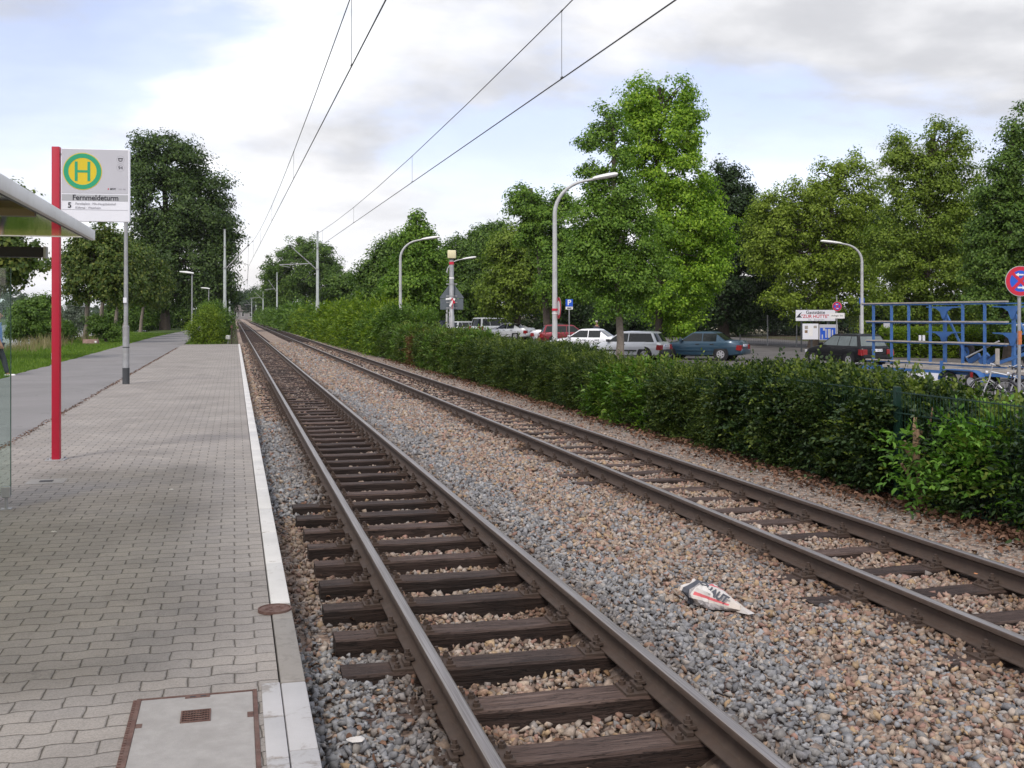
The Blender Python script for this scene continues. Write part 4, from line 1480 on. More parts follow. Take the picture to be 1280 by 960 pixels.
hedge('hedge', 'green hedge stretch right of the square lantern pole', 31.0, 38.2, XF, 7.6, lambda y: 0.97 + 0.04 * sin(y * 1.7), 0.09, 'yew', 5000, 7, 7, 0.2, 0.5, mixm=('shrub2', 0.1, 0.9, 1.0))
hedge('hedge', 'short rust-brown dying stretch of hedge at the square lantern pole', 38.3, 39.8, XF, 7.8, lambda y: 0.85, 0.09, 'rustleaf', 700, 8, 7, 0.2, 0.5)
hedge('hedge', 'hedge stretch with yellow-green tips left of the square lantern pole', 39.8, 48.0, XF, 7.7, lambda y: 1.02 + 0.05 * sin(y * 1.9), 0.10, 'yew', 5000, 9, 7, 0.22, 0.5, mixm=('shrub2', 0.0, 0.9, 1.0))
hedge('wild_bush', 'tall wild bushes around the foot of the curved lamp and mast', 48.0, 58.0, XF - 0.1, 9.0, lambda y: 1.25 + 0.35 * sin(y * 0.8 + 1), 0.13, 'shrub2', 5200, 10, 7, 0.32, 0.5, cat='bushes', ragged=0.2, mixm=('shrub', -0.15, 0.7, 1.0))
hedge('wild_bush', 'yellow-green overgrown bushes just before the first right-hand mast', 58.0, 80.0, XF - 0.2, 9.5, lambda y: 1.55 + 0.35 * sin(y * 0.55), 0.17, 'shrub', 6000, 11, 7, 0.4, 0.5, cat='bushes', ragged=0.25, mixm=('shrub2', 0.45, 0.5, 1.0))
hedge('wild_bush', 'overgrown bushes beyond the first right-hand mast', 80.0, 118.0, XF - 0.1, 9.5, lambda y: 1.5 + 0.4 * sin(y * 0.33), 0.24, 'shrub2', 5500, 12, 7, 0.5, 0.5, cat='bushes', ragged=0.25, mixm=('shrub', -0.1, 0.35, 1.0))
hedge('wild_bush', 'low far line of bushes along the rails towards the vanishing point', 118.0, 330.0, XF, 9.5, lambda y: 1.5 + 0.4 * sin(y * 0.2), 0.5, 'shrub2', 6000, 13, 7, 0.9, 0.5, cat='bushes', ragged=0.3)
# clipped hedge behind the trailer
hx0, hy0 = P(1100, 56)
hx1, hy1 = P(1400, 52)
rng = np.random.default_rng(5)
root = empty('clipped_hedge', ((hx0 + hx1) / 2, (hy0 + hy1) / 2, -0.55), math.atan2(hy1 - hy0, hx1 - hx0))
tag(root, 'light green clipped hedge standing behind the blue boat trailer', 'hedge')
LN = math.hypot(hx1 - hx0, hy1 - hy0)
n = 5200
u = rng.uniform(-LN / 2, LN / 2, n)
top_ = rng.uniform(0, 1, n) < 0.5
d = np.where(top_, rng.uniform(0, 3.5, n), rng.normal(0, 0.06, n))
zz_ = np.where(top_, 1.38 + rng.normal(0, 0.04, n), rng.uniform(0.05, 1.4, n))
D = np.where(top_[:, None], np.array([0, -0.2, 1.0]), np.array([0, -1.0, 0.3])) + rng.normal(0, 0.5, (n, 3))
V, F = sprigs(np.stack([u, d, zz_], -1), D, 0.22 * rng.uniform(0.6, 1.4, n), 7, 0.11, rng)
npmesh('foliage', V, F, LM['shrub'], root)
MB().box(-LN / 2, LN / 2, 0.12, 3.4, 0, 1.28).build('shade_core', M['darkcore'], root)  # added solid filler, stops light passing through the foliage

# cut stump with shoots
sx, sy = P(1152, 10.35)
st = empty('cut_stump', (sx - 0.05, sy, -0.12))
tag(st, 'sawn-off pale shrub stump with bare stems beside the green fence post', 'stump')
mb = MB()
mb.tube([(0.05, 0, 0), (0.03, 0, 0.3), (-0.02, 0, 0.55), (0.02, 0, 0.74)], [0.03, 0.034, 0.036, 0.042], 10)
mb.tube([(0.03, 0, 0.35), (-0.09, 0.02, 0.55), (-0.14, 0.02, 0.62)], [0.035, 0.03, 0.028], 8)
mb.tube([(0.0, 0, 0.5), (-0.03, 0, 0.75), (-0.02, 0.0, 0.86)], [0.03, 0.02, 0.016], 8)
mb.tube([(0.02, 0, 0.2), (0.12, 0.02, 0.6), (0.19, 0.02, 0.95)], [0.018, 0.012, 0.007], 6)
mb.tube([(0.0, 0, 0.1), (-0.12, -0.03, 0.32), (-0.2, -0.04, 0.42)], [0.02, 0.016, 0.014], 6)
mb.build('stem', M['cutwood'], st, smooth=True)
rng = np.random.default_rng(8)
n = 40
O = np.stack([rng.normal(-0.08, 0.13, n), rng.normal(-0.12, 0.08, n), rng.uniform(0.05, 0.75, n)], -1)
V, F = sprigs(O, np.stack([rng.normal(-0.6, 0.7, n), rng.normal(-0.5, 0.5, n), rng.normal(0.3, 0.4, n)], -1), 0.22 * rng.uniform(0.6, 1.4, n), 7, 0.085, rng, 0.42)
npmesh('foliage', V, F, LM['sprout'], st)

# fallen leaves under the hedge
rng = np.random.default_rng(9)
n = 16000
y = 4.5 + 40 * rng.uniform(0, 1, n) ** 1.7
x = 6.62 - np.abs(rng.normal(0, 0.36, n)) + 0.15 + 0.12 * wob(y, y * 0.5, 1.1)
k = (x > 5.45)
x, y = x[k], y[k]
z = hb(np.minimum(x, 6.45), y) + rng.uniform(-0.005, 0.035, len(x)) + 0.01
Nn = np.stack([rng.normal(0, 0.5, len(x)), rng.normal(0, 0.5, len(x)), np.ones(len(x))], -1)
V, F = leaves_np(np.stack([x, y, z], -1), Nn, rng.normal(0, 1, (len(x), 3)), rng.uniform(0.035, 0.085, len(x)), rng.uniform(0.025, 0.055, len(x)), True, 0.16)
tag(npmesh('fallen_leaves', V, F, LM['litter']), kind='stuff')
# few dry leaves in the ballast by the kerb and between the rails
n = 420
x = np.where(rng.uniform(0, 1, n) < 0.6, rng.uniform(0.33, 0.75, n), rng.uniform(1.0, 2.0, n))
y = 3.5 + 16 * rng.uniform(0, 1, n) ** 1.3
z = hb(x, y) + 0.022
Nn = np.stack([rng.normal(0, 0.5, n), rng.normal(0, 0.5, n), np.ones(n)], -1)
V, F = leaves_np(np.stack([x, y, z], -1), Nn, rng.normal(0, 1, (n, 3)), rng.uniform(0.02, 0.06, n), rng.uniform(0.012, 0.03, n), True, 0.16)
tag(npmesh('dry_leaves', V, F, LM['litter']), kind='stuff')


# grass on the verge, tall and dry towards the river
def blades(name, x, y, z, h, wd, mat, rng, lean=0.35):
    n = len(x)
    a = rng.uniform(0, 2 * pi, n)
    b = np.stack([np.cos(a), np.sin(a), 0 * a], -1)
    ln = np.stack([rng.normal(0, lean, n), rng.normal(0, lean, n), np.ones(n)], -1) * h[:, None]
    p = np.stack([x, y, z], -1)
    V = np.stack([p - b * wd[:, None] / 2, p + b * wd[:, None] / 2, p + ln], 1).reshape(-1, 3)
    return tag(npmesh(name, V, np.arange(n * 3).reshape(-1, 3), LM[mat]), kind='stuff')


rng = np.random.default_rng(31)
n = 95000
y = 9 + 90 * rng.uniform(0, 1, n) ** 1.25
x = -5.82 - 0.9 * sstep(75, 130, y) * -1 - rng.uniform(0, 1, n) ** 1.5 * 6.0
far_ = np.clip((-5.9 - x) / 3.5, 0, 1)
h = (0.05 + 0.10 * rng.uniform(0, 1, n)) + far_ ** 1.5 * rng.uniform(0.05, 0.40, n)
blades('grass', x, y, gz(x, y) + 0.0, h, 0.006 + 0.0009 * y, 'grass', rng)
n = 9000
y = 12 + 60 * rng.uniform(0, 1, n)
x = -8.2 - rng.uniform(0, 1, n) * 4.0
kk = wob(x, y, 0.35, 2) > -0.1
x, y = x[kk], y[kk]
blades('tall_dry_grass', x, y, gz(x, y), rng.uniform(0.4, 0.95, len(x)), 0.006 + 0.0006 * y, 'drygrass', rng, 0.22)
n = 5000
x, y = rng.uniform(-2.6, 0.1, n), 61.3 + 12 * rng.uniform(0, 1, n)
kk = x < -0.9
blades('weeds', x[kk], y[kk], -0.06 + 0 * x[kk], rng.uniform(0.12, 0.35, kk.sum()), np.full(kk.sum(), 0.06), 'grass', rng)
# moss and dead leaves in the joint between paving and path
n = 2600
y = 5 + 50 * rng.uniform(0, 1, n) ** 1.3
x = -2.735 + rng.normal(0, 0.03, n)
Nn = np.stack([rng.normal(0, 0.3, n), rng.normal(0, 0.3, n), np.ones(n)], -1)
V, F = leaves_np(np.stack([x, y, 0 * x + PZ + 0.004], -1), Nn, rng.normal(0, 1, (n, 3)), rng.uniform(0.015, 0.05, n), rng.uniform(0.012, 0.03, n))
tag(npmesh('dirt_in_the_joint', V, F, LM['litter']), kind='stuff')


# ------------------------------------------------------------------ stop mast with flag sign
mx, my = -1.915, 12.72
ms_ = empty('stop_mast', (mx, my, PZ), -YAW * 0.35)
tag(ms_, 'slim red stop mast carrying a grey flag sign with a green and yellow H', 'stop sign')
MB().box(-0.042, 0.042, -0.042, 0.042, 0, 3.48, 0.006).build('mast', M['red'], ms_, smooth=True)
MB().box(-0.10, 0.10, -0.09, 0.09, -0.01, 0.012, 0.003).build('base_plate', M['galv'], ms_)
for sx_ in (-1, 1):
    for sy_ in (-1, 1):
        MB().disc((sx_ * 0.075, sy_ * 0.068, 0.02), (0, 0, 1), 0.013, 0.02, 6).build('anchor_bolt', M['galv'], ms_)
X0, X1 = 0.058, 0.785
sg = MB().box(X0, X1, -0.022, 0.022, 2.655, 3.465, 0.004).build('sign_panel', M['signwhite'], ms_)
YF = -0.0225
RX = (pi / 2, 0, 0)


def plate(name, x0, x1, z0, z1, mat, d, parent=sg, th=0.0015):
    return MB().box(x0, x1, YF - d - th, YF - d, z0, z1).build(name, mat, parent)


plate('upper_field', X0 + 0.006, X1 - 0.02, 2.968, 3.458, M['signgrey'], 0.0002)
plate('name_band', X0 + 0.006, X1 - 0.02, 2.885, 2.955, M['signgrey2'], 0.0002)
plate('dividing_line', X0 + 0.006, X1 - 0.02, 2.784, 2.787, M['inkgrey'], 0.0002)
cx_, cz_ = 0.282, 3.212
MB().disc((cx_, YF - 0.0025, cz_), (0, 1, 0), 0.207, 0.002, 56).build('roundel', M['yellow'], sg)
MB().disc((cx_, YF - 0.0045, cz_), (0, 1, 0), 0.199, 0.002, 56, 0.150).build('green_ring', M['green'], sg)
h_ = MB()
h_.box(cx_ - 0.082, cx_ - 0.052, YF - 0.0055, YF - 0.0035, cz_ - 0.108, cz_ + 0.108)
h_.box(cx_ + 0.052, cx_ + 0.082, YF - 0.0055, YF - 0.0035, cz_ - 0.108, cz_ + 0.108)
h_.box(cx_ - 0.052, cx_ + 0.052, YF - 0.0055, YF - 0.0035, cz_ - 0.013, cz_ + 0.013)
h_.build('letter_h', M['green'], sg)
text('Fernmeldeturm', 0.083, M['ink'], sg, (0.42, YF - 0.003, 2.918), RX, bold=0.0016, sx=0.94)
text('5', 0.083, M['ink'], sg, (0.145, YF - 0.003, 2.832), RX, bold=0.0018)
text('Paradeplatz · MA-Hauptbahnhof', 0.036, M['inkgrey'], sg, (0.205, YF - 0.003, 2.852), RX, align='LEFT', sx=0.92)
text('Käfertal · Weinheim', 0.036, M['inkgrey'], sg, (0.205, YF - 0.003, 2.808), RX, align='LEFT', sx=0.92)
text('MVV', 0.030, M['ink'], sg, (0.605, YF - 0.003, 3.020), RX, bold=0.0008)
text('101 46', 0.028, M['inkgrey'], sg, (0.70, YF - 0.003, 3.020), RX)
MB().prism([(-0.012, 0), (0.006, -0.011), (0.006, 0.011)], 0.001, ((0.556, YF - 0.002, 3.020), (1, 0, 0), (0, 0, 1))).build('red_mark', M['signred'], sg)
for k, zc_ in enumerate((3.352, 3.262)):
    MB().disc((0.685, YF - 0.002, zc_), (0, 1, 0), 0.046, 0.001, 8, 0.043).build('octagon_outline', M['inkgrey'], sg)
bi = MB()
bi.box(0.658, 0.712, YF - 0.003, YF - 0.001, 3.358, 3.368).box(0.664, 0.672, YF - 0.003, YF - 0.001, 3.335, 3.358).box(0.698, 0.706, YF - 0.003, YF - 0.001, 3.335, 3.358).box(0.672, 0.698, YF - 0.003, YF - 0.001, 3.330, 3.340)
bi.build('tram_symbol', M['ink'], sg)
text('94', 0.052, M['ink'], sg, (0.685, YF - 0.003, 3.258), RX)
MB().box(0.670, 0.700, YF - 0.003, YF - 0.001, 3.286, 3.290).build('small_bar', M['inkgrey'], sg)
MB().tube([(0.045, 0, 3.40), (X0, 0, 3.40)], 0.012).tube([(0.045, 0, 2.72), (X0, 0, 2.72)], 0.012).build('bracket', M['galv'], ms_)
MB().box(-0.0475, -0.0452, -0.02, 0.03, 1.12, 1.19).build('sticker', M['signwhite'], ms_)

# ------------------------------------------------------------------ shelter
M['tintglass'] = glassmat('tinted_roof_glass', (0.62, 0.58, 0.36), 0.25, 0.05)
M['clearglass'] = glassmat('clear_glass', (0.86, 0.93, 0.90), 0.05, 0.01)
M['glassedge'] = pm('glass_edge', (0.06, 0.12, 0.10), 0.2, 0.05)
sh = empty('tram_shelter', (-2.2, 6.9, PZ))
tag(sh, 'tram shelter with white roof edge, tinted glass roof and glass end wall', 'shelter')


def shb(name, mat, x0, x1, y0, y1, z0, z1, b=0.0):
    return MB().box(x0 + 2.2, x1 + 2.2, y0 - 6.9, y1 - 6.9, z0 - PZ, z1 - PZ, b).build(name, mat, sh, smooth=b > 0)


ZR0, ZR1 = 2.415, 2.507
shb('roof_glass', M['tintglass'], -2.95, -1.28, 3.45, 10.36, 2.445, 2.457)
shb('roof_fascia', M['white'], -1.275, -1.235, 3.4, 10.40, ZR0, ZR1, 0.006)
shb('roof_fascia', M['white'], -3.0, -2.96, 3.4, 10.40, ZR0, ZR1, 0.006)
shb('roof_end', M['white'], -2.958, -1.277, 10.372, 10.398, 2.44, 2.465)
shb('roof_end', M['white'], -2.958, -1.277, 3.4, 3.44, ZR0, ZR1)
shb('roof_edge_trim', M['darkgrey'], -1.292, -1.277, 3.45, 10.37, 2.415, 2.428)
M['beam'] = pm('roof_beam_brown', (0.16, 0.13, 0.09), 0.5, 0.1, 4)
for yy in (4.0, 7.72):
    shb('roof_beam', M['beam'], -2.95, -1.30, yy, yy + 0.08, 2.395, 2.442)
shb('roof_strut', M['galv'], -2.23, -2.13, 9.42, 9.50, 2.29, 2.442)
shb('roof_strut', M['galv'], -2.62, -2.54, 9.42, 9.50, 2.29, 2.442)
shb('black_beam', M['black'], -2.95, -1.515, 9.40, 9.50, 2.205, 2.288)
shb('beam_cap', M['galv'], -1.513, -1.495, 9.395, 9.505, 2.20, 2.293)
shb('beam_box', M['black'], -2.66, -2.0, 9.42, 9.48, 2.15, 2.204)
shb('glass_wall', M['clearglass'], -2.80, -1.80, 9.59, 9.60, 0.24, 2.12)
shb('glass_edge', M['glassedge'], -1.799, -1.793, 9.588, 9.602, 0.24, 2.12)
ft = MB()
ft.box(0.335, 0.405, 2.66, 2.72, 0.10, 0.19, 0.006).tube([(0.37, 2.69, 0.10), (0.37, 2.69, 0.0)], 0.014).box(0.33, 0.41, 2.65, 2.73, 0.0, 0.008)
ft.build('glass_clamp', M['galv'], sh)
for yy in (4.2, 6.9, 9.5):
    MB().tube([(-0.62, yy - 6.9, 0), (-0.62, yy - 6.9, 2.3)], 0.045, 12).build('post', M['galv'], sh, smooth=True)
shb('back_wall', M['clearglass'], -2.80, -2.79, 4.3, 9.4, 0.35, 2.1)

# ------------------------------------------------------------------ lamp posts along the path


def path_lamp(px, zc, h, label, base_dark):
    x, y = P(px, zc)
    r = empty('path_lamp', (x, y, PZ if base_dark else 0.05), 0)
    tag(r, label, 'street lamp', 'slim lamps along the path')
    lo = 1.35
    MB().tube([(0, 0, 0), (0, 0, lo), (0, 0, lo + 0.02), (0, 0, h)], [0.075, 0.075, 0.05, 0.042], 16).build('pole', M['galv'], r, smooth=True)
    MB().tube([(0, 0, 0.0), (0, 0, 0.38)], 0.081, 16).build('dark_foot', M['darkgrey'], r, smooth=True)
    hd = MB()
    n = 10
    vs, fs = [], []
    for i in range(6):
        t = i / 5
        xx = 0.1 - 0.85 * t
        wv, hv = 0.10 + 0.05 * sin(pi * min(1, t * 1.1)), 0.05 + 0.05 * sin(pi * (0.15 + 0.85 * t))
        for k in range(n):
            a = 2 * pi * k / n
            vs.append((xx, wv * cos(a), h + 0.05 + 0.1 * t + hv * sin(a) * (1 if sin(a) > 0 else 0.5)))
    for i in range(5):
        for k in range(n):
            q = (k + 1) % n
            fs.append((i * n + k, i * n + q, (i + 1) * n + q, (i + 1) * n + k))
    fs += [tuple(range(n))[::-1], tuple(5 * n + k for k in range(n))]
    hd.add(vs, fs)
    hd.build('lamp_head', M['lampwhite'], r, smooth=True)
    if base_dark:
        MB().box(-0.055, 0.02, -0.078, -0.06, 1.9, 2.02).build('sticker', M['signwhite'], r)
        MB().disc((0, 0, 0.86), (0, 0, 1), 0.0775, 0.02, 16).build('strap', M['plastic'], r)
    return r


path_lamp(157.5, 24.9, 3.85, 'grey lamp post with dark foot on the paving behind the H sign', True)
path_lamp(240, 67, 4.25, 'white-headed path lamp left of the platform end bushes', False)
path_lamp(261, 106, 4.25, 'second white-headed path lamp, peeping over the bushes', False)
path_lamp(264.5, 145, 4.25, 'smallest and farthest white-headed path lamp over the bushes', False)


# ------------------------------------------------------------------ curved street lamps of the parking lot
def curved_lamp(px, zc, ytop, side, label, r0=0.085, reach=1.75, tape=False, h0=None, mat='galvpale'):
    x, y = P(px, zc)
    bz = float(lotz(min(max(y, 0), 110)))
    H = zat(ytop, zc) - bz
    r = empty('curved_lamp', (x, y, bz), -YAW + (0 if side > 0 else pi))
    tag(r, label, 'street lamp', 'curved street lamps')
    pts = [(0, 0, -0.1), (0, 0, 1.2), (0, 0, 1.25)]
    rs = [r0, r0, r0 * 0.86]
    hb_ = H - 0.95
    pts.append((0, 0, hb_))
    rs.append(r0 * 0.66)
    for k in range(1, 9):
        a = k / 8 * R(78)
        pts.append((0.95 * (1 - cos(a)) * 1.05, 0, hb_ + 0.92 * sin(a)))
        rs.append(r0 * (0.66 - 0.22 * k / 8))
    ex, ez = pts[-1][0], pts[-1][2]
    pts.append((ex + 0.30, 0, ez + 0.055))
    rs.append(r0 * 0.42)
    MB().tube(pts, rs, 14).build('pole', M[mat], r, smooth=True)
    hd = MB()
    n = 12
    vs, fs = [], []
    L_ = reach - 1.25 + 0.25
    prof = [(0.0, 0.045, 0.04), (0.08, 0.07, 0.06), (0.3, 0.10, 0.075), (0.62, 0.125, 0.085), (0.9, 0.11, 0.075), (1.0, 0.07, 0.045)]
    for t, wv, hv in prof:
        for k in range(n):
            a = 2 * pi * k / n
            vs.append((ex + 0.24 + L_ * t, wv * cos(a), ez + 0.06 + 0.12 * t + hv * sin(a) * (1 if sin(a) > 0 else 0.7)))
    for i in range(len(prof) - 1):
        for k in range(n):
            q = (k + 1) % n
            fs.append((i * n + k, i * n + q, (i + 1) * n + q, (i + 1) * n + k))
    fs += [tuple(range(n))[::-1], tuple((len(prof) - 1) * n + k for k in range(n))]
    hd.add(vs, fs).build('lamp_head', M['lampwhite'], r, smooth=True)
    if tape:
        z = zat(387, zc) - bz
        MB().disc((0, 0, z), (0, 0, 1), r0 * 0.92, 0.06, 16).build('warning_tape', M['signred'], r)
        MB().disc((0, 0, z - 0.10), (0, 0, 1), r0 * 0.90, 0.03, 16).build('warning_tape', M['tapewhite'], r)
    return r


curved_lamp(693.5, 29, 224, 1, 'tall curved street lamp with red warning tape, largest and nearest of all', 0.088, 1.68, tape=True)
curved_lamp(500.5, 52, 299.5, 1, 'curved street lamp standing in the bushes before the pointed tree', 0.095, 1.9)
curved_lamp(558.5, 70, 324, 1, 'curved street lamp seen behind the square lantern pole', 0.08, 1.9)
curved_lamp(455.5, 122, 354, 1, 'small far curved lamp left over the tall bushes', 0.09, 2.1)
curved_lamp(641, 93, 340, -1, 'thin curved lamp whose arm points left, behind the silver van', 0.075, 2.0, mat='galv')
rl = curved_lamp(1077.5, 55, 304.5, -1, 'curved lamp bending left beside the black hatchback', 0.105, 2.1)
MB().box(-0.16, 0.10, -0.14, -0.09, 4.35 - 1.55, 4.35 - 1.25, 0.01).build('blue_box', M['signblue'], rl)
# round sign seen edge-on on the nearest lamp
x, y = P(698.5, 29.05)
bz = lotz(y)
sg2 = empty('round_sign', (x, y, bz + 1.9), -YAW - R(80))
tag(sg2, 'round red and white traffic sign seen edge-on at the taped lamp post', 'road sign')
MB().disc((0, 0, 0.62), (0, 1, 0), 0.30, 0.012, 32).build('sign_plate', M['signback'], sg2)
MB().disc((0, -0.008, 0.62), (0, 1, 0), 0.295, 0.003, 32, 0.2).build('red_border', M['signred'], sg2)
MB().disc((0, -0.0075, 0.62), (0, 1, 0), 0.2, 0.002, 32).build('white_field', M['tapewhite'], sg2)


# ------------------------------------------------------------------ overhead line
def mast_y(k):
    return 2.5 + 82.3 * k


def cx_left(k):
    return (1.85, 1.05, 1.85, 1.10, 1.8, 1.2, 1.7)[k]


def cx_right(k):
    return (5.22, 4.20, 5.0, 4.25, 5.0, 4.3, 5.0)[k]


lab_l = ['', 'grey catenary mast on the left behind the platform end bushes', 'second catenary mast on the left, half hidden behind the first', 'third catenary mast on the left, thin and far', 'fourth catenary mast on the left, very far']
lab_r = ['', 'grey catenary mast on the right rising out of the bushes, with cantilever arm', 'second catenary mast on the right, foot in the far bushes', 'third catenary mast on the right, before the pale round tree', 'fourth catenary mast on the right, far down the line', 'farthest catenary mast on the right near the vanishing point']
for side, labs, px, cf in ((-1, lab_l, -0.72, cx_left), (1, lab_r, 6.32, cx_right)):
    for k in range(1, len(labs)):
        yy = mast_y(k)
        r = empty('catenary_mast', (px, yy, -0.25))
        tag(r, labs[k], 'catenary mast', 'masts of the overhead line')
        H = 8.55
        MB().tube([(0, 0, 0), (0, 0, 3.1), (0, 0, 3.14), (0, 0, 6.2), (0, 0, 6.24), (0, 0, H)], [0.145, 0.14, 0.115, 0.11, 0.085, 0.075], 14).build('pole', M['mast'], r, smooth=True)
        MB().disc((0, 0, H + 0.02), (0, 0, 1), 0.09, 0.05, 14).build('cap', M['galv'], r)
        tx = cf(k) - px
        sgn = 1 if tx > 0 else -1
        zb = 0.25
        c = MB()
        c.tube([(0.1 * sgn, 0, 5.35 + zb), (tx, 0, 7.15 + zb)], 0.038, 8)
        c.disc((0, 0, 5.35 + zb), (0, 0, 1), 0.135, 0.09, 12)
        c.disc((0, 0, 7.0 + zb), (0, 0, 1), 0.105, 0.07, 12)
        c.build('cantilever', M['galv'], r)
        s = MB()
        if side > 0:
            s.tube([(tx * 0.22, 0, 5.78 + zb), (tx * 1.38, 0, 5.66 + zb)], 0.035, 8)
            s.tube([(tx * 1.38, 0, 5.62 + zb), (tx * 1.0, 0, 5.46 + zb)], 0.022, 8)
        else:
            s.tube([(tx * 0.42, 0, 6.05 + zb), (tx * 1.0, 0, 5.6 + zb)], 0.02, 8)
            s.tube([(tx * 0.40, 0, 5.95 + zb), (tx * 0.40, 0, 6.1 + zb)], 0.02, 6)
        s.build('steady_arm', M['galv'], r)
        MB().tube([(tx * 0.96, 0, 7.08 + zb), (tx * 1.03, 0, 7.2 + zb)], 0.06, 8).build('insulator', M['darkgrey'], r)
        if side > 0 and k == 1:
            MB().tube([(0.1, 0.1, 5.9), (1.0, 3.0, 0.4)], 0.012, 5).tube([(0.1, 0.1, 5.6), (0.7, 2.0, 0.4)], 0.012, 5).build('stay_wire', M['darkgrey'], r)
M['wire'] = pm('copper_wire', (0.045, 0.045, 0.045), 0.5, 0.1, 3)
for side, cf, lab in ((-1, cx_left, 'overhead wires hanging over the near track'), (1, cx_right, 'overhead wires hanging over the far track')):
    r = empty('overhead_line', (cf(0), 0, 5.5))
    tag(r, lab, 'overhead line', 'overhead lines')
    cw, mw_, dp = [], [], []
    for k in range(0, 6):
        ya, yb = mast_y(k), mast_y(k + 1)
        for q in range(12):
            t = q / 12
            yy = ya + (yb - ya) * t
            xx = cf(k) + (cf(k + 1) - cf(k)) * t
            cw.append((xx - cf(0), yy, 0.0))
            sag = 7.15 - 1.02 * (1 - (2 * t - 1) ** 2)
            mw_.append((xx - cf(0), yy, sag - 5.5))
            if q in (2, 4, 6, 8, 10):
                dp.append(((xx - cf(0), yy, 0.0), (xx - cf(0), yy, sag - 5.5)))
    e0, e1 = cw[0], cw[1]
    cw.insert(0, (e0[0], -12, 0.0))
    mw_.insert(0, (mw_[0][0], -12, 1.25))
    MB().tube(cw, 0.0105, 6).build('contact_wire', M['wire'], r)
    MB().tube(mw_, 0.009, 6).build('messenger_wire', M['wire'], r)
    for a, b in dp[:10]:
        d = MB().tube([a, b], 0.0045, 5)
        d.tube([(a[0], a[1] - 0.04, a[2] + 0.02), (a[0], a[1] + 0.04, a[2] + 0.02)], 0.014, 6)
        d.tube([(b[0], b[1] - 0.04, b[2]), (b[0], b[1] + 0.04, b[2])], 0.014, 6)
        d.build('dropper', M['wire'], r)

# ------------------------------------------------------------------ green wire fence
fy0, fy1 = 4.64, 46.6
fn = empty('wire_fence', (6.54, fy0, -0.15))
tag(fn, 'dark green double-wire mesh fence overgrown by the hedge', 'fence')
yy = fy0
HF = 1.12
while yy < fy1:
    HF = 1.12 if yy < 9.6 else (0.98 if yy < 13 else 0.84)
    MB().box(-0.03, 0.03, yy - fy0 - 0.03, yy - fy0 + 0.03, 0, HF + 0.03, 0.004).build('post', M['fencegreen'], fn)
    y2 = min(yy + 2.435, fy1)
    mb = MB()
    if yy < 24:
        for k in range(0, 6):
            z = 0.06 + (HF - 0.08) * k / 5
            for s in (-0.008, 0.008):
                mb.beam((-0.036 + s, yy - fy0 + 0.03, z), (-0.036 + s, y2 - fy0 - 0.03, z), 0.006, 0.009)
        q = yy + 0.05
        while q < y2 - 0.03:
            mb.beam((-0.036, q - fy0, 0.05), (-0.036, q - fy0, HF), 0.0042, 0.0042)
            q += 0.05
    else:
        for k in range(0, 6):
            z = 0.06 + (HF - 0.08) * k / 5
            mb.beam((-0.036, yy - fy0 + 0.03, z), (-0.036, y2 - fy0 - 0.03, z), 0.012, 0.014)
    mb.build('mesh_panel', M['fencegreen'], fn)
    yy += 2.435


# ------------------------------------------------------------------ square lantern pole with the back of warning signs
x, y = P(564.5, 38.6)
bz = lotz(y)
r = empty('lantern_pole', (x, y, bz), -YAW)
tag(r, 'grey pole with cream square lantern, two sign backs and torn red-white warning tape', 'signal pole')
h = lambda py: zat(py, 38.6) - bz
MB().tube([(0, 0, 0), (0, 0, h(395)), (0, 0, h(394)), (0, 0, h(325))], [0.115, 0.105, 0.088, 0.08], 14).build('pole', M['galv'], r, smooth=True)
MB().tube([(0.01, 0, h(326)), (0.01, 0, h(323))], 0.065, 12).build('collar', M['darkgrey'], r)
MB().box(-0.14, 0.16, -0.14, 0.14, h(323), h(313), 0.02).build('lantern', M['cream'], r, smooth=True)
tr_ = MB().prism([(-0.42, h(373)), (0.42, h(373)), (0.44, h(372)), (0.03, h(352.5)), (-0.03, h(352.5)), (-0.44, h(372))], 0.012, ((0, 0.11, 0), (1, 0, 0), (0, 0, 1)))
tr_.build('triangle_sign_back', M['signback'], r)
MB().box(-0.42, 0.42, 0.10, 0.112, h(387), h(373.6), 0.004).build('rectangle_sign_back', M['signback'], r)
for py in (355, 370, 378, 385):
    cl_ = MB().disc((0, 0, h(py)), (0, 0, 1), 0.092, 0.05, 12).box(-0.2, 0.2, 0.085, 0.099, h(py) - 0.02, h(py) + 0.02)
    cl_.build('clamp', M['galv'], r)
rng_ = random.Random(4)
for k, (pa, pb) in enumerate((((-7, 374), (0, 373)), ((0, 373), (4, 379)), ((4, 373), (-2, 383)), ((2, 377), (1, 386)), ((-3, 390), (-2, 395)))):
    t_ = MB().beam((pa[0] * 0.029, -0.105, h(pa[1])), (pb[0] * 0.029, -0.12, h(pb[1])), 0.012, 0.07)
    t_.build('torn_tape', M['tapewhite'] if k % 2 == 0 else M['signred'], r)
MB().disc((0, 0, h(329)), (0, 0, 1), 0.09, 0.10, 12).build('tape_band', M['signred'], r)
MB().disc((0, 0, h(347.5)), (0, 0, 1), 0.09, 0.06, 12).build('tape_band', M['tapewhite'], r)

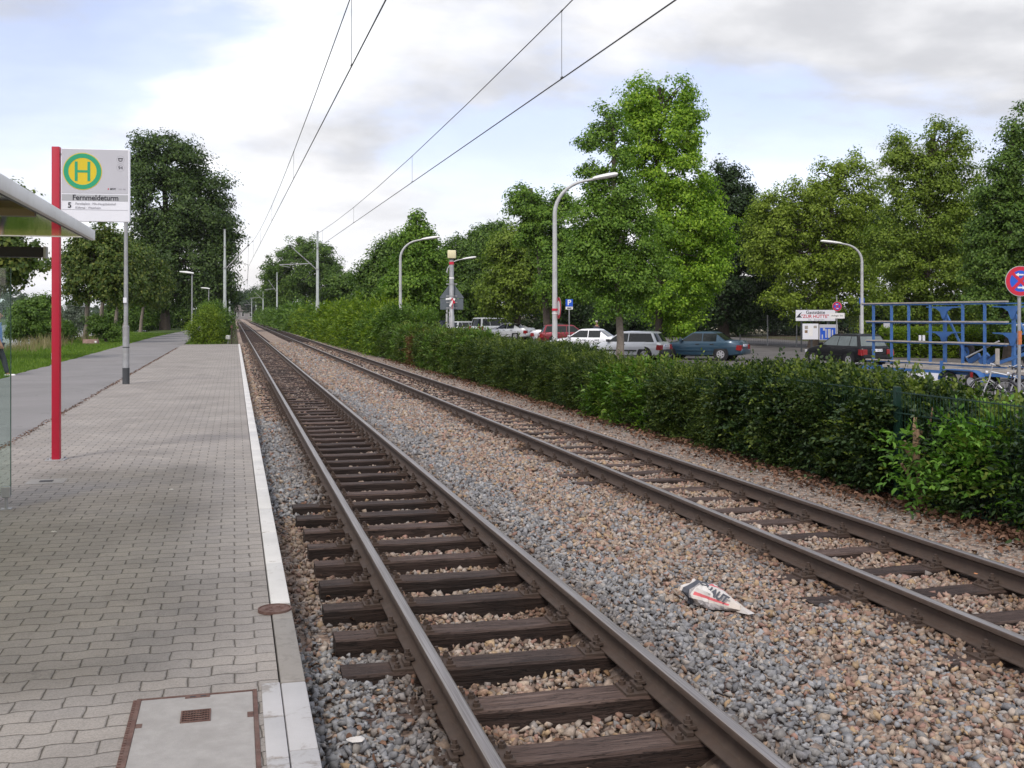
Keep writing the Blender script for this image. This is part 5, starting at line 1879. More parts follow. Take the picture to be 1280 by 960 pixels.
# ------------------------------------------------------------------ parking sign
x, y = P(711.5, 62)
bz = lotz(y)
r = empty('parking_sign', (x, y, bz), -YAW)
tag(r, 'blue parking sign with white P on a thin post above the parked cars', 'road sign')
h = lambda py: zat(py, 62) - bz
MB().tube([(0, 0, 0), (0, 0, h(375))], 0.035, 10).build('post', M['galv'], r)
p_ = MB().box(-0.21, 0.21, -0.05, -0.038, h(383.2), h(374)).build('sign_plate', M['signblue'], r)
text('P', 0.42, M['tapewhite'], p_, (0, -0.053, h(378.4)), RX, bold=0.012)
MB().box(-0.21, 0.21, -0.05, -0.038, h(386.8), h(383.4)).build('plate_below', M['tapewhite'], r)
MB().box(-0.13, 0.13, -0.053, -0.051, h(386), h(384.4)).build('pictogram', M['ink'], r)


# ------------------------------------------------------------------ no-stopping signs
def nostop(px, zc, pyc, rad, label, post_top, rz=0.0, extra=None):
    x, y = P(px, zc)
    bz = float(lotz(y))
    r = empty('no_stopping_sign', (x, y, bz), -YAW + rz)
    tag(r, label, 'road sign')
    z = zat(pyc, zc) - bz
    MB().tube([(0, 0, -0.1), (0, 0, z + post_top)], 0.032, 12).build('post', M['galv'], r, smooth=True)
    pl = MB().disc((0, -0.05, z), (0, 1, 0), rad, 0.01, 48).build('sign_plate', M['galvpale'], r)
    MB().disc((0, -0.0565, z), (0, 1, 0), rad * 0.96, 0.003, 48, rad * 0.70).build('red_ring', M['signred'], pl)
    MB().disc((0, -0.0565, z), (0, 1, 0), rad * 0.70, 0.002, 48).build('blue_field', M['signblue'], pl)
    cr = MB()
    for s in (-1, 1):
        d = Vector((s * 0.707, 0, 0.707))
        e = rad * 0.72
        o0 = Vector((0, -0.059 - (0.0008 if s > 0 else 0), z))
        cr.beam(o0 - d * e, o0 + d * e, 0.0025, rad * 0.20)
    cr.build('red_cross', M['signred'], pl)
    for s in (-1, 1):
        a = MB()
        zz_ = z + s * rad * 0.42 * (1)
        dirn = -s
        a.prism([(-0.20 * rad, -0.05 * rad), (0.12 * rad, -0.05 * rad), (0.12 * rad, -0.13 * rad), (0.34 * rad, 0), (0.12 * rad, 0.13 * rad), (0.12 * rad, 0.05 * rad), (-0.20 * rad, 0.05 * rad)] if dirn > 0 else
                [(0.20 * rad, -0.05 * rad), (0.20 * rad, 0.05 * rad), (-0.12 * rad, 0.05 * rad), (-0.12 * rad, 0.13 * rad), (-0.34 * rad, 0), (-0.12 * rad, -0.13 * rad), (-0.12 * rad, -0.05 * rad)],
                0.002, ((0, -0.0605, zz_), (1, 0, 0), (0, 0, 1)))
        a.build('white_arrow', M['tapewhite'], pl)
    return r, z


r, z = nostop(1274, 21, 351.5, 0.30, 'large round no-stopping sign with two white arrows at the right edge', -0.05)
MB().box(-0.028, 0.034, -0.04, 0.03, z - 1.25, z - 0.98, 0.004).build('orange_sticker', pm('orange_sticker', (0.50, 0.16, 0.06), 0.6, 0.2, 20), r)
r, z = nostop(1046, 60, 383.0, 0.27, 'small round no-stopping sign with white plate in front of the signboard', 0.55)
q = MB().box(-0.40, 0.42, -0.06, -0.048, z - 0.68, z - 0.37).build('plate_below', M['tapewhite'], r)
text('Anlieger frei', 0.13, M['ink'], q, (0.0, -0.063, z - 0.525), RX)

# ------------------------------------------------------------------ restaurant signboard and notice case
zc = 63.0
x, y = P(1018, zc)
bz = float(lotz(y))
h = lambda py: zat(py, zc) - bz
kx = zc / FPX
r = empty('signboard', (x, y, bz), -YAW)
tag(r, 'long white signboard with dark and red lettering above the notice case', 'sign')
bd = MB().box((994.5 - 1018) * kx, (1044 - 1018) * kx, -0.05, 0.0, h(401.2), h(387.5), 0.01).build('board', M['signwhite'], r)
text('Gaststätte', 0.27, M['ink'], bd, ((1019 - 1018) * kx, -0.054, h(390.6)), RX, bold=0.004)
text('"ZUR HÜTTE"', 0.27, M['signred'], bd, ((1018.5 - 1018) * kx, -0.054, h(395.6)), RX, bold=0.004)
text('Tel. · Biergarten', 0.15, M['inkgrey'], bd, ((1020 - 1018) * kx, -0.054, h(399.6)), RX)
mb = MB().prism([(-0.20, -0.12), (0.16, -0.12), (0.02, 0.02), (0.16, 0.22), (-0.02, 0.1)], 0.002, (((999 - 1018) * kx, -0.052, h(394.5)), (1, 0, 0), (0, 0, 1)))
mb.build('emblem', M['ink'], bd)
for px in (1002, 1036):
    MB().tube([((px - 1018) * kx, 0.04, -0.1), ((px - 1018) * kx, 0.04, h(388))], 0.05, 8).build('post', M['darkgrey'], r)
r = empty('notice_case', (x, y - 0.6, bz), -YAW)
tag(r, 'two-part notice case with pale notes and a blue poster under the signboard', 'notice board')
f1 = MB().box((996.5 - 1018) * kx, (1016 - 1018) * kx, -0.06, 0.02, h(424), h(404.5), 0.01).build('case', M['signwhite'], r)
f2 = MB().box((1017 - 1018) * kx, (1040 - 1018) * kx, -0.06, 0.02, h(425), h(405.5), 0.01).build('case', M['signgrey'], r)
for (a, b, c_, d_, m_) in ((999, 1003, 411, 407, 'plank'), (999, 1002.5, 416, 412.5, 'cutwood'), (1010, 1014, 410, 407, 'plank'), (1004, 1009, 420, 409, 'tapewhite')):
    MB().box((a - 1018) * kx, (b - 1018) * kx, -0.066, -0.0605, h(c_), h(d_)).build('note', M[m_], f1)
MB().box((1018 - 1018) * kx, (1037 - 1018) * kx, -0.066, -0.0605, h(424), h(409.5)).build('poster', M['signblue'], f2)
for (a, b, c_, d_) in ((1020, 1021.5, 423, 418), (1021.5, 1024, 413, 409.8), (1024.5, 1026, 422, 411), (1027.5, 1031, 422, 411), (1032.5, 1034, 420, 412)):
    MB().box((a - 1018) * kx, (b - 1018) * kx, -0.070, -0.0665, h(c_), h(d_)).build('poster_figure', M['signgrey'], f2)
for px in (1008, 1030):
    MB().tube([((px - 1018) * kx, 0.05, -0.1), ((px - 1018) * kx, 0.05, h(410))], 0.06, 8).build('post', M['darkgrey'], r)

# pale notice sign behind the trailer
x, y = P(1108, 57)
r = empty('notice_sign', (x, y, lotz(y)), -YAW)
tag(r, 'small pale square notice sign on a post before the clipped hedge', 'sign')
h = lambda py: zat(py, 57) - lotz(y)
MB().tube([(0, 0, 0), (0, 0, h(401))], 0.03, 8).build('post', M['darkgrey'], r)
MB().box(-0.17, 0.17, -0.045, -0.032, h(410.5), h(402), 0.005).build('sign_plate', M['signgrey'], r)

# chain-link fence with grey posts under the trees
ax, ay = P(925, 76)
bx_, by_ = P(1075, 68)
r = empty('chain_fence', (ax, ay, lotz(ay)), math.atan2(by_ - ay, bx_ - ax))
tag(r, 'thin wire fence on grey posts under the trees beside the signboard', 'fence')
LN = math.hypot(bx_ - ax, by_ - ay)
for k in range(5):
    MB().tube([(LN * k / 4, 0, -0.1), (LN * k / 4, 0, 2.1)], 0.045, 8).build('post', M['galv'], r)
mb = MB()
for k in range(12):
    mb.beam((0, -0.05, 0.1 + 1.9 * k / 11), (LN, -0.05, 0.1 + 1.9 * k / 11), 0.006, 0.008)
q = 0.0
while q < LN:
    mb.beam((q, -0.05, 0.05), (q, -0.05, 2.0), 0.006, 0.006)
    q += 0.16
mb.build('wire_mesh', M['darkgrey'], r)


# pale low buildings glimpsed under the trees, and house at the vanishing point
def lowbuilding(px, zc, w_, d_, hh, label, wall, nwin, rz=0.0, name='low_building'):
    x, y = P(px, zc)
    bz = float(gz(x, y))
    r = empty(name, (x, y, bz), -YAW + rz)
    tag(r, label, 'building')
    MB().box(-w_ / 2, w_ / 2, 0, d_, -0.5, hh).build('wall', M[wall], r)
    MB().prism([(-0.4, hh + 0.01), (d_ + 0.4, hh + 0.01), (d_ / 2, hh + d_ * 0.28)], w_ + 0.8, ((-w_ / 2 - 0.4, 0, 0), (0, 1, 0), (0, 0, 1))).build('roof', M['rooftile'], r)
    for k in range(nwin):
        xx = -w_ / 2 + w_ * (k + 0.5) / nwin
        f = MB().box(xx - 0.55, xx + 0.55, -0.05, 0.02, hh * 0.36, hh * 0.82).build('window', M['white'], r)
        MB().box(xx - 0.46, xx + 0.46, -0.055, -0.0505, hh * 0.36 + 0.09, hh * 0.82 - 0.09).build('pane', M['carglass'], f)


lowbuilding(915, 135, 9, 8, 2.9, 'pale low building glimpsed under the dark tree behind the blue saloon', 'wallpale', 4)
lowbuilding(735, 150, 12, 8, 2.6, 'pale low clubhouse glimpsed in the dark behind the silver hatchback', 'wallgrey', 4)
lowbuilding(299, 500, 14, 10, 4.0, 'grey far house where the rails meet', 'wallgrey', 4, name='house')

# little things at the platform end and on the verge
x, y = P(285, 62)
r = empty('point_box', (x, y, -0.1), -YAW)
tag(r, 'small pale grey box on a short leg at the platform end', 'box')
MB().box(-0.12, 0.12, -0.1, 0.1, 0.42, 0.66, 0.02).build('case', M['lampwhite'], r)
MB().tube([(0, 0, 0), (0, 0, 0.42)], 0.03, 8).build('leg', M['galv'], r)
x, y = P(289.5, 60.6)
r = empty('marker_post', (x, y, -0.1), 0)
tag(r, 'thin brown marker post at the end of the platform kerb', 'post')
MB().tube([(0, 0, 0), (0, 0, 1.25)], 0.03, 8).build('post_shaft', M['bark'], r)
MB().box(-0.06, 0.06, -0.035, -0.03, 1.1, 1.25).build('post_plate', M['rust'], r)
x, y = P(113.5, 58)
sb = MB()
bm = bmesh.new()
bmesh.ops.create_cube(bm, size=1)
bmesh.ops.bevel(bm, geom=list(bm.edges), offset=0.08, segments=3, affect='EDGES')
bmesh.ops.subdivide_edges(bm, edges=list(bm.edges), cuts=1)
for v in bm.verts:
    v.co = (v.co.x * 0.80 + random.uniform(-.015, .015), v.co.y * 0.5 + random.uniform(-.015, .015), 0.17 + v.co.z * 0.42 + random.uniform(-.012, .012))
bm.verts.index_update()
sb.add([v.co[:] for v in bm.verts], [[v.index for v in f.verts] for f in bm.faces])
bm.free()
bl = empty('stone_block', (x, y, float(gz(x, y))), -YAW + 0.2)
tag(bl, 'reddish stone block lying on the grass verge', 'stone block')
sb.build('block', M['stone'], bl)
MB().box(0.24, 0.34, -0.262, -0.255, 0.2, 0.3).build('paint_mark', M['tapewhite'], bl)


# ------------------------------------------------------------------ parked cars
def paint(name, col, metal=0.3, rough=0.35):
    return pm(name, col, rough, 0.05, 2.5, metal=metal, spec=0.5, coat=0.4, dirt=tuple(c * 0.8 + 0.02 for c in col), damt=0.3, dscale=3)


CARS = {
    # length, half width, stations along x (front positive): (x, z low, z shoulder, half width factor)
    'hatch': dict(L=4.05, hw=0.85, H=1.43, hood=[(2.02, .30, .60), (1.95, .22, .70), (1.55, .20, .80), (0.95, .20, .90), (0.2, .20, .93), (-1.2, .20, .95), (-1.85, .24, .92), (-2.0, .30, .84), (-2.03, .36, .70)],
                  cab=dict(fb=1.0, ft=0.28, rt=-1.62, rb=-1.93), pill=(-0.35, -1.15), wheels=(1.28, -1.22), wr=0.30),
    'saloon': dict(L=4.5, hw=0.86, H=1.42, hood=[(2.25, .30, .58), (2.18, .22, .68), (1.75, .20, .78), (1.05, .20, .90), (0.2, .20, .93), (-1.1, .20, .96), (-1.6, .20, .98), (-2.1, .26, .95), (-2.22, .34, .82), (-2.25, .38, .66)],
                   cab=dict(fb=1.08, ft=0.30, rt=-0.95, rb=-1.70), pill=(-0.32, -1.05), wheels=(1.38, -1.28), wr=0.31),
    'fastback': dict(L=4.45, hw=0.85, H=1.38, hood=[(2.22, .30, .55), (2.15, .22, .65), (1.7, .20, .76), (1.0, .20, .88), (0.2, .20, .92), (-1.1, .20, .95), (-1.7, .20, .98), (-2.1, .26, .97), (-2.2, .34, .84), (-2.22, .38, .66)],
                     cab=dict(fb=1.05, ft=0.25, rt=-0.75, rb=-1.95), pill=(-0.32, -1.05), wheels=(1.35, -1.25), wr=0.31),
    'van': dict(L=4.65, hw=0.90, H=1.78, hood=[(2.32, .30, .65), (2.26, .22, .78), (1.9, .20, .90), (1.45, .20, 1.0), (0.4, .20, 1.04), (-1.2, .20, 1.05), (-2.0, .24, 1.04), (-2.25, .30, .98), (-2.32, .36, .80)],
                cab=dict(fb=1.60, ft=0.75, rt=-2.05, rb=-2.24), pill=(0.05, -1.15), wheels=(1.42, -1.42), wr=0.32),
    'estate': dict(L=4.4, hw=0.84, H=1.45, hood=[(2.2, .30, .58), (2.13, .22, .68), (1.7, .20, .79), (1.0, .20, .90), (0.2, .20, .93), (-1.2, .20, .95), (-2.0, .24, .93), (-2.16, .30, .86), (-2.2, .36, .70)],
                   cab=dict(fb=1.0, ft=0.25, rt=-1.85, rb=-2.08), pill=(-0.35, -1.15), wheels=(1.33, -1.25), wr=0.30),
}


def make_car(kind, label, px, zc, az, paintmat, plate_txt=None, scale=1.0, cladding=False, doors=5, glass=None, group='cars in the parking lot', name='parked_car'):
    """az: heading of the car's nose, degrees clockwise from +Y"""
    d = CARS[kind]
    glass = glass or M['carglass']
    x, y = P(px, zc)
    bz = float(lotz(y))
    r = empty(name, (x, y, bz), pi / 2 - R(az))
    r.scale = (scale,) * 3
    tag(r, label, 'car', group)
    hw, H = d['hw'], d['H']
    # lower body: loft of cross-sections
    mb = MB()
    rings = []
    for (xx, zl, zs) in d['hood']:
        endf = 1 - 0.16 * max(0, (abs(xx) - (d['L'] / 2 - 0.45)) / 0.45) ** 2
        w = hw * endf
        zm = zl + (zs - zl) * 0.55
        half = [(0, zl), (w * 0.80, zl), (w * 0.95, zl + 0.07), (w, zm), (w * 0.985, zs - 0.12), (w * 0.93, zs - 0.035), (w * 0.80, zs + 0.0), (0, zs + 0.035)]
        rings.append([(xx, a, b) for a, b in half] + [(xx, -a, b) for a, b in half[-2:0:-1]])
    n = len(rings[0])
    vs = [p for q in rings for p in q]
    fs = []
    for i in range(len(rings) - 1):
        for k in range(n):
            q = (k + 1) % n
            fs.append((i * n + k, i * n + q, (i + 1) * n + q, (i + 1) * n + k))
    fs += [tuple(range(n)), tuple((len(rings) - 1) * n + k for k in range(n))[::-1]]
    mb.add(vs, fs)
    # cabin: loft upwards
    c = d['cab']

    def sh_z(xx):
        xs = [q[0] for q in d['hood']][::-1]
        zs = [q[2] for q in d['hood']][::-1]
        return float(np.interp(xx, xs, zs))
    zb = min(sh_z(c['fb']), sh_z(c['rb'])) - 0.03
    wb, wt = hw * 0.93, hw * 0.70
    zr = H - 0.07
    lv = []

    def ring(xf, xr, w, z, bow):
        m = 5
        pts = []
        for k in range(m):           # front edge, left to right, bowed
            t = -1 + 2 * k / (m - 1)
            pts.append((xf - bow * t * t, -w * t, z))
        for k in range(m):
            t = 1 - 2 * k / (m - 1)
            pts.append((xr + bow * 0.7 * t * t, -w * t, z))
        return pts
    lv = [ring(c['fb'], c['rb'], wb, zb, 0.14), ring(c['ft'], c['rt'], wt, zr, 0.10), ring(c['ft'] - 0.14, c['rt'] + 0.12, wt * 0.93, H - 0.025, 0.09), ring(c['ft'] - 0.45, c['rt'] + 0.4, wt * 0.6, H, 0.05)]
    n2 = len(lv[0])
    vs = [p for q in lv for p in q]
    fs = []
    for i in range(3):
        for k in range(n2):
            q = (k + 1) % n2
            fs.append((i * n2 + k, i * n2 + q, (i + 1) * n2 + q, (i + 1) * n2 + k))
    fs.append(tuple(3 * n2 + k for k in range(n2)))
    mb.add(vs, fs)
    mb.build('body', paintmat, r, smooth=True)

    def side(t, s, off=0.006):
        """point on the cabin side: x by t along, height by s (0 belt, 1 roof edge)"""
        def f(sgn, xx, ss):
            z = zb + (zr - zb) * ss
            return (xx, sgn * (wb + (wt - wb) * ss + off), z)
        return f
    pill = d['pill'] if doors == 5 else d['pill'][:1]
    s0, s1 = 0.13, 0.93

    def xfr(ss):
        return c['fb'] - 0.14 + (c['ft'] - c['fb'] + 0.04) * ss - 0.07

    def xre(ss):
        return c['rb'] + 0.10 + (c['rt'] - c['rb'] - 0.03) * ss + 0.10
    cuts = [None] + list(pill) + [None]
    f = side(0, 0)
    for sgn in (-1, 1):
        for j in range(len(cuts) - 1):
            a = cuts[j]
            b2 = cuts[j + 1]
            pts = []
            xa = (xfr(s0), xfr(s1)) if a is None else (a - 0.022, a - 0.022)
            xb = (xre(s0), xre(s1)) if b2 is None else (b2 + 0.022, b2 + 0.022)
            if xa[1] - xb[1] < 0.10:
                continue
            th = 0.004
            p4 = [f(sgn, xa[0], s0), f(sgn, xa[1], s1), f(sgn, xb[1], s1), f(sgn, xb[0], s0)]
            q4 = [(p[0], p[1] - sgn * 0.012, p[2]) for p in p4]
            MB().add(p4 + q4, [(0, 1, 2, 3), (7, 6, 5, 4), (0, 4, 5, 1), (1, 5, 6, 2), (2, 6, 7, 3), (3, 7, 4, 0)]).build('side_window', glass, r)

    def endglass(nm, xb_, xt_, sgn, bow0, bow1):
        m = 6
        vs, fs = [], []
        for ss in (0.10, 0.93):
            z = zb + (zr - zb) * ss
            w = (wb + (wt - wb) * ss) * 0.88
            xx = xb_ + (xt_ - xb_) * ss
            bw = bow0 + (bow1 - bow0) * ss
            for k in range(m):
                t = -1 + 2 * k / (m - 1)
                vs.append((xx - sgn * bw * t * t * 0.78 + sgn * 0.012, w * t, z + 0.004))
        m1 = [(v[0] - sgn * 0.02, v[1], v[2] - 0.006) for v in vs]
        fs = [(k, k + 1, m + k + 1, m + k) for k in range(m - 1)]
        fs += [(a + 2 * m, b_ + 2 * m, c_ + 2 * m, d_ + 2 * m) for a, b_, c_, d_ in fs]
        MB().add(vs + m1, fs).build(nm, glass, r, smooth=True)
    endglass('windscreen', c['fb'], c['ft'], 1, 0.14, 0.10)
    endglass('rear_window', c['rb'], c['rt'], -1, 0.10, 0.07)
    wr = d['wr']
    for wx in d['wheels']:
        for sgn in (-1, 1):
            MB().disc((wx, sgn * (hw - 0.045), wr + 0.03), (0, 1, 0), wr + 0.07, 0.08, 28).build('wheel_arch', M['black'], r)
            t = MB().torus((wx, sgn * (hw - 0.062), wr), (0, 1, 0), wr - 0.075, 0.078, 28, 10)
            t.disc((wx, sgn * (hw - 0.085), wr), (0, 1, 0), wr - 0.05, 0.12, 28)
            w_ = t.build('wheel', M['rubber'], r, smooth=True)
            rm = MB().disc((wx, sgn * (hw + 0.012), wr), (0, 1, 0), wr * 0.62, 0.02, 24, wr * 0.50)
            for k in range(6):
                a = k * pi / 3
                dv_ = Vector((cos(a), 0, sin(a)))
                o_ = Vector((wx, sgn * (hw + 0.012), wr))
                rm.beam(o_ + dv_ * 0.02, o_ + dv_ * wr * 0.54, 0.018, 0.075)
            rm.disc((wx, sgn * (hw + 0.016), wr), (0, 1, 0), 0.05, 0.02, 12)
            rm.build('rim', M['rim'], w_)
    hd = d['hood']
    xe, xfz = hd[-1][0], hd[0][0]
    # lamps, plate, bumpers, mirrors, handles
    for sgn in (-1, 1):
        zs = hd[-2][2]
        zt0, zt1 = (zs - 0.32, zs - 0.06) if kind != 'van' else (zs - 0.30, zs + 0.02)
        xr_ = hd[-2][0]
        MB().prism([(xr_ - 0.025, zt0), (xr_ + 0.20, zt0 + 0.03), (xr_ + 0.16, zt1), (xr_ + 0.02, zt1 + 0.0)], 0.05, ((0, sgn * (hw * 0.872) - 0.025 + sgn * 0.10, 0), (1, 0, 0), (0, 0, 1))).box(xr_ - 0.055, xr_ + 0.03, min(sgn * hw * 0.60, sgn * hw * 0.90), max(sgn * hw * 0.60, sgn * hw * 0.90), zt0, zt1, 0.015).build('taillight', M['taillight'], r)
        zf = hd[1][2]
        MB().box(hd[1][0] - 0.14, hd[1][0] + 0.055, min(sgn * hw * 0.52, sgn * hw * 0.90), max(sgn * hw * 0.52, sgn * hw * 0.90), zf - 0.16, zf - 0.03, 0.02).build('headlight', M['headlight'], r)
        MB().box(c['fb'] - 0.42, c['fb'] - 0.27, sgn * (wb + 0.10) - 0.085, sgn * (wb + 0.10) + 0.085, zb + 0.06, zb + 0.19, 0.03).build('mirror', M['plastic'] if cladding else paintmat, r, smooth=True)
        for hx in [q_ + 0.12 for q_ in pill]:
            MB().box(hx - 0.0, hx + 0.2, sgn * hw * 0.985 - 0.02, sgn * hw * 0.985 + 0.025, 0.775, 0.81, 0.008).build('door_handle', M['plastic'], r)
        MB().box(d['wheels'][1] + wr + 0.1, d['wheels'][0] - wr - 0.1, sgn * hw * 0.995 - 0.01, sgn * hw * 0.995 + 0.016, 0.46, 0.53, 0.006).build('side_strip', M['plastic'] if cladding else paintmat, r)
    bmt = M['plastic'] if cladding else paintmat
    MB().box(xe - 0.07, xe + 0.16, -hw * 0.86, hw * 0.86, 0.30, 0.56, 0.05).build('bumper', bmt, r, smooth=True)
    MB().box(xfz - 0.20, xfz + 0.06, -hw * 0.84, hw * 0.84, 0.26, 0.50, 0.05).build('bumper', bmt, r, smooth=True)
    MB().box(xfz - 0.06, xfz + 0.02, -hw * 0.45, hw * 0.45, 0.53, 0.62, 0.01).build('grille', M['plastic'], r)
    zp = 0.74 if kind in ('hatch', 'saloon', 'fastback', 'estate') else 0.80
    p = MB().box(xe - 0.035, xe + 0.03, -0.26, 0.26, zp - 0.055, zp + 0.055).build('licence_plate', M['signwhite'], r)
    MB().box(xe - 0.038, xe - 0.0355, 0.215, 0.258, zp - 0.05, zp + 0.05).build('blue_band', M['signblue'], p)
    text(plate_txt or 'MA · CK 472', 0.085, M['ink'], p, (xe - 0.039, -0.02, zp), (pi / 2, 0, -pi / 2))
    MB().tube([(c['rt'] + 0.4, 0, H - 0.01), (c['rt'] + 0.1, 0, H + 0.32)], 0.006, 5).build('aerial', M['plastic'], r)
    return r


CP = {k: paint(k + '_car_paint', v) for k, v in dict(silver=(0.60, 0.62, 0.64), bluegreen=(0.022, 0.060, 0.098), black=(0.012, 0.011, 0.015), white=(0.74, 0.75, 0.78), red=(0.20, 0.012, 0.025), grey=(0.10, 0.115, 0.125), pale=(0.62, 0.64, 0.66), darkblue=(0.02, 0.025, 0.05)).items()}
CP['black'] = pm('black_car_paint', (0.008, 0.008, 0.010), 0.45, 0.05, 2.5, spec=0.22, coat=0.12)
PALEGLASS = pm('sky_reflecting_glass', (0.10, 0.125, 0.125), 0.06, 0.25, 2, spec=0.8)
make_car('saloon', 'dark blue-green saloon parked behind the hedge, tail to the right', 876, 53, -47, CP['bluegreen'], 'MA · TR 218')
make_car('hatch', 'silver two-box hatchback standing behind the bare grey tree trunk', 784, 52.5, -47, CP['silver'], 'MA · PL 905', cladding=True, doors=3)
make_car('saloon', 'white saloon between the red car and the silver hatchback', 733, 60, -54, CP['white'], 'HD · AS 61')
make_car('hatch', 'black hatchback with pale rear window parked left of the blue trailer', 1058, 47.5, -6, CP['black'], 'MA · WE 737', glass=PALEGLASS)
make_car('estate', 'red car behind the taped lamp post', 713, 74, 101, CP['red'], 'MA · KA 310')
make_car('saloon', 'white car showing only its boot and black bumper left of the red car', 701, 79.5, 104, CP['white'], 'MA · UL 44', cladding=True)
make_car('van', 'silver people carrier, tallest of the cars left of the thin lamp', 619, 95, 66, CP['pale'], 'HD · VM 83')
make_car('fastback', 'pale silver fastback with dark windows in front of the people carrier', 636, 88, -40, CP['pale'], 'MA · RB 12')
make_car('hatch', 'small silver car half hidden by the people carrier', 584, 96, 62, CP['silver'], 'MA · GE 529')
make_car('estate', 'dark blue car squeezed in behind the small silver one', 570, 104, 60, CP['darkblue'], 'MA · NO 84')
make_car('estate', 'dark grey estate car left of the square lantern pole', 548, 104, -50, CP['grey'], 'LU · HT 26')

# ------------------------------------------------------------------ boat trailer
ZA, ZB = 37.5, 32.0
pa, pb = P(1080, ZA), P(1262, ZB)
ang = math.atan2(pb[1] - pa[1], pb[0] - pa[0])
LT = math.hypot(pb[0] - pa[0], pb[1] - pa[1])
bz = float(lotz((pa[1] + pb[1]) / 2))
tl = empty('boat_trailer', ((pa[0] + pb[0]) / 2, (pa[1] + pb[1]) / 2, bz), ang)
tag(tl, 'blue boat trailer with tall empty rack, planked deck and twin wheels', 'trailer')


def U(px):
    """distance along the trailer of picture column px (same mapping for every part on the near side)"""
    # intersect the view ray with the trailer line
    k = (px - CX) / FPX
    dx_, dy_ = k * CS + SN, CS - k * SN
    ax_, ay_ = pa
    ex, ey = cos(ang), sin(ang)
    det = dx_ * (-ey) + ex * dy_
    t = (ax_ * (-ey) + ex * ay_) / det
    return (t * dx_ - ax_) * ex + (t * dy_ - ay_) * ey - LT / 2


def DZ(u):
    t = (u + LT / 2) / LT
    return ZA + (ZB - ZA) * t


def HZ(py, u):
    return zat(py, DZ(u)) - bz


zlev = [EYE - bz + v for v in (0.385, -0.235, -0.90, -1.57)]
rk = MB()
ul, ur = U(1078), U(1258)
for i, z in enumerate(zlev):
    rl_ = ul if i == 0 else ul + 0.22 * (i > 0)
    rk.box(rl_, ur, -0.035, 0.035, z - 0.038, z)
    rk.box(rl_, ur, 0.86, 0.94, z - 0.038, z)
rk.build('rack_rail', M['blue'], tl)
pk = MB()
for i, z in enumerate(zlev):
    rl_ = ul if i == 0 else ul + 0.22 * (i > 0)
    um = U((1168, 1176, 1182, 1186)[i])
    pk.box(rl_, um, -0.07, 0.07, z + 0.002, z + 0.045)
    pk.box(um + 0.02, ur + 0.02, -0.065, 0.075, z + 0.010, z + 0.055)
pk.build('rail_padding', M['plank'], tl)
for px in (1092, 1114.5, 1136, 1163, 1203.5, 1231):
    u = U(px)
    up = MB().box(u - 0.033, u + 0.033, -0.038, 0.033, zlev[3] - (0.35 if px in (1092, 1114.5) else 0.05), zlev[0] - 0.039)
    up.build('upright', M['blue'], tl)
# centre masts with wing brackets
for px in (1164, 1249):
    u = U(px) + 0.15
    for zt in (zlev[0] - 0.10, zlev[1] - 0.30):
        wb_ = MB().prism([(-0.72, 0), (0.72, 0), (0.72, -0.03), (0.34, -0.055), (0.14, -0.17), (0.05, -0.40), (-0.05, -0.40), (-0.14, -0.17), (-0.34, -0.055), (-0.72, -0.03)], 0.05, ((u, 0.42, zt), (1, 0, 0), (0, 0, 1)))
        wb_.build('wing_bracket', M['blue'], tl)
    MB().box(u - 0.04, u + 0.04, 0.40, 0.50, 0.75, zlev[0] - 0.11).build('centre_mast', M['blue'], tl)
    MB().beam((u + 0.06, 0.45, zlev[0] - 0.35), (u + 0.95, 0.45, 0.85), 0.05, 0.06).build('brace', M['blue'], tl)
for s in (0, 1):
    u = U(1150) + s * 0.16
    MB().box(u, u + 0.10, -0.055, -0.045, zlev[2] + 0.06, zlev[2] + 0.24).build('number_plate', M['signwhite'], tl)
# deck, chassis, side boards
u0, u1 = U(1088), U(1262) + 2.6
MB().box(u0 + 0.9, u1, -0.32, 1.30, 0.55, 0.64).build('deck', M['plank'], tl)
MB().box(u0 - 0.2, u1, -0.335, -0.25, 0.45, 0.545).box(u0 - 0.2, u1, 1.22, 1.30, 0.45, 0.545).box(u0 - 0.2, u0 - 0.1, -0.25, 1.22, 0.45, 0.545).build('chassis', M['blue'], tl)
for (a, b) in ((U(1127), U(1146)), (U(1149), U(1184))):
    MB().box(a, b, -0.350, -0.337, 0.20, 0.45, 0.004).build('side_board', M['signwhite'], tl)
MB().box(U(1125), U(1186), -0.345, -0.30, 0.13, 0.195).build('lower_rail', M['blue'], tl)
MB().box(U(1185), U(1187.5), -0.36, -0.30, 0.22, 0.86).build('stanchion', M['blue'], tl)
uw = [U(1200.5), U(1229)]
RW = 0.27
# mudguard over both wheels
mg, fs = [], []
prof = []
for k in range(9):
    a = pi - k / 8 * pi / 2
    prof.append((uw[0] + (RW + 0.10) * cos(a), 0.27 + (RW + 0.05) * sin(a)))
for k in range(9):
    a = pi / 2 - k / 8 * pi / 2
    prof.append((uw[1] + (RW + 0.14) * cos(a), 0.27 + (RW + 0.05) * sin(a)))
m_ = MB()
vs = []
for (a, b) in prof:
    vs += [(a, -0.58, b), (a, -0.33, b), (a, -0.33, b + 0.03), (a, -0.58, b + 0.03)]
for i in range(len(prof) - 1):
    for k in range(4):
        q = (k + 1) % 4
        fs.append((i * 4 + k, i * 4 + q, (i + 1) * 4 + q, (i + 1) * 4 + k))
fs += [(0, 1, 2, 3), tuple((len(prof) - 1) * 4 + k for k in range(4))[::-1]]
m_.add(vs, fs)
m_.build('mudguard', M['blue'], tl)
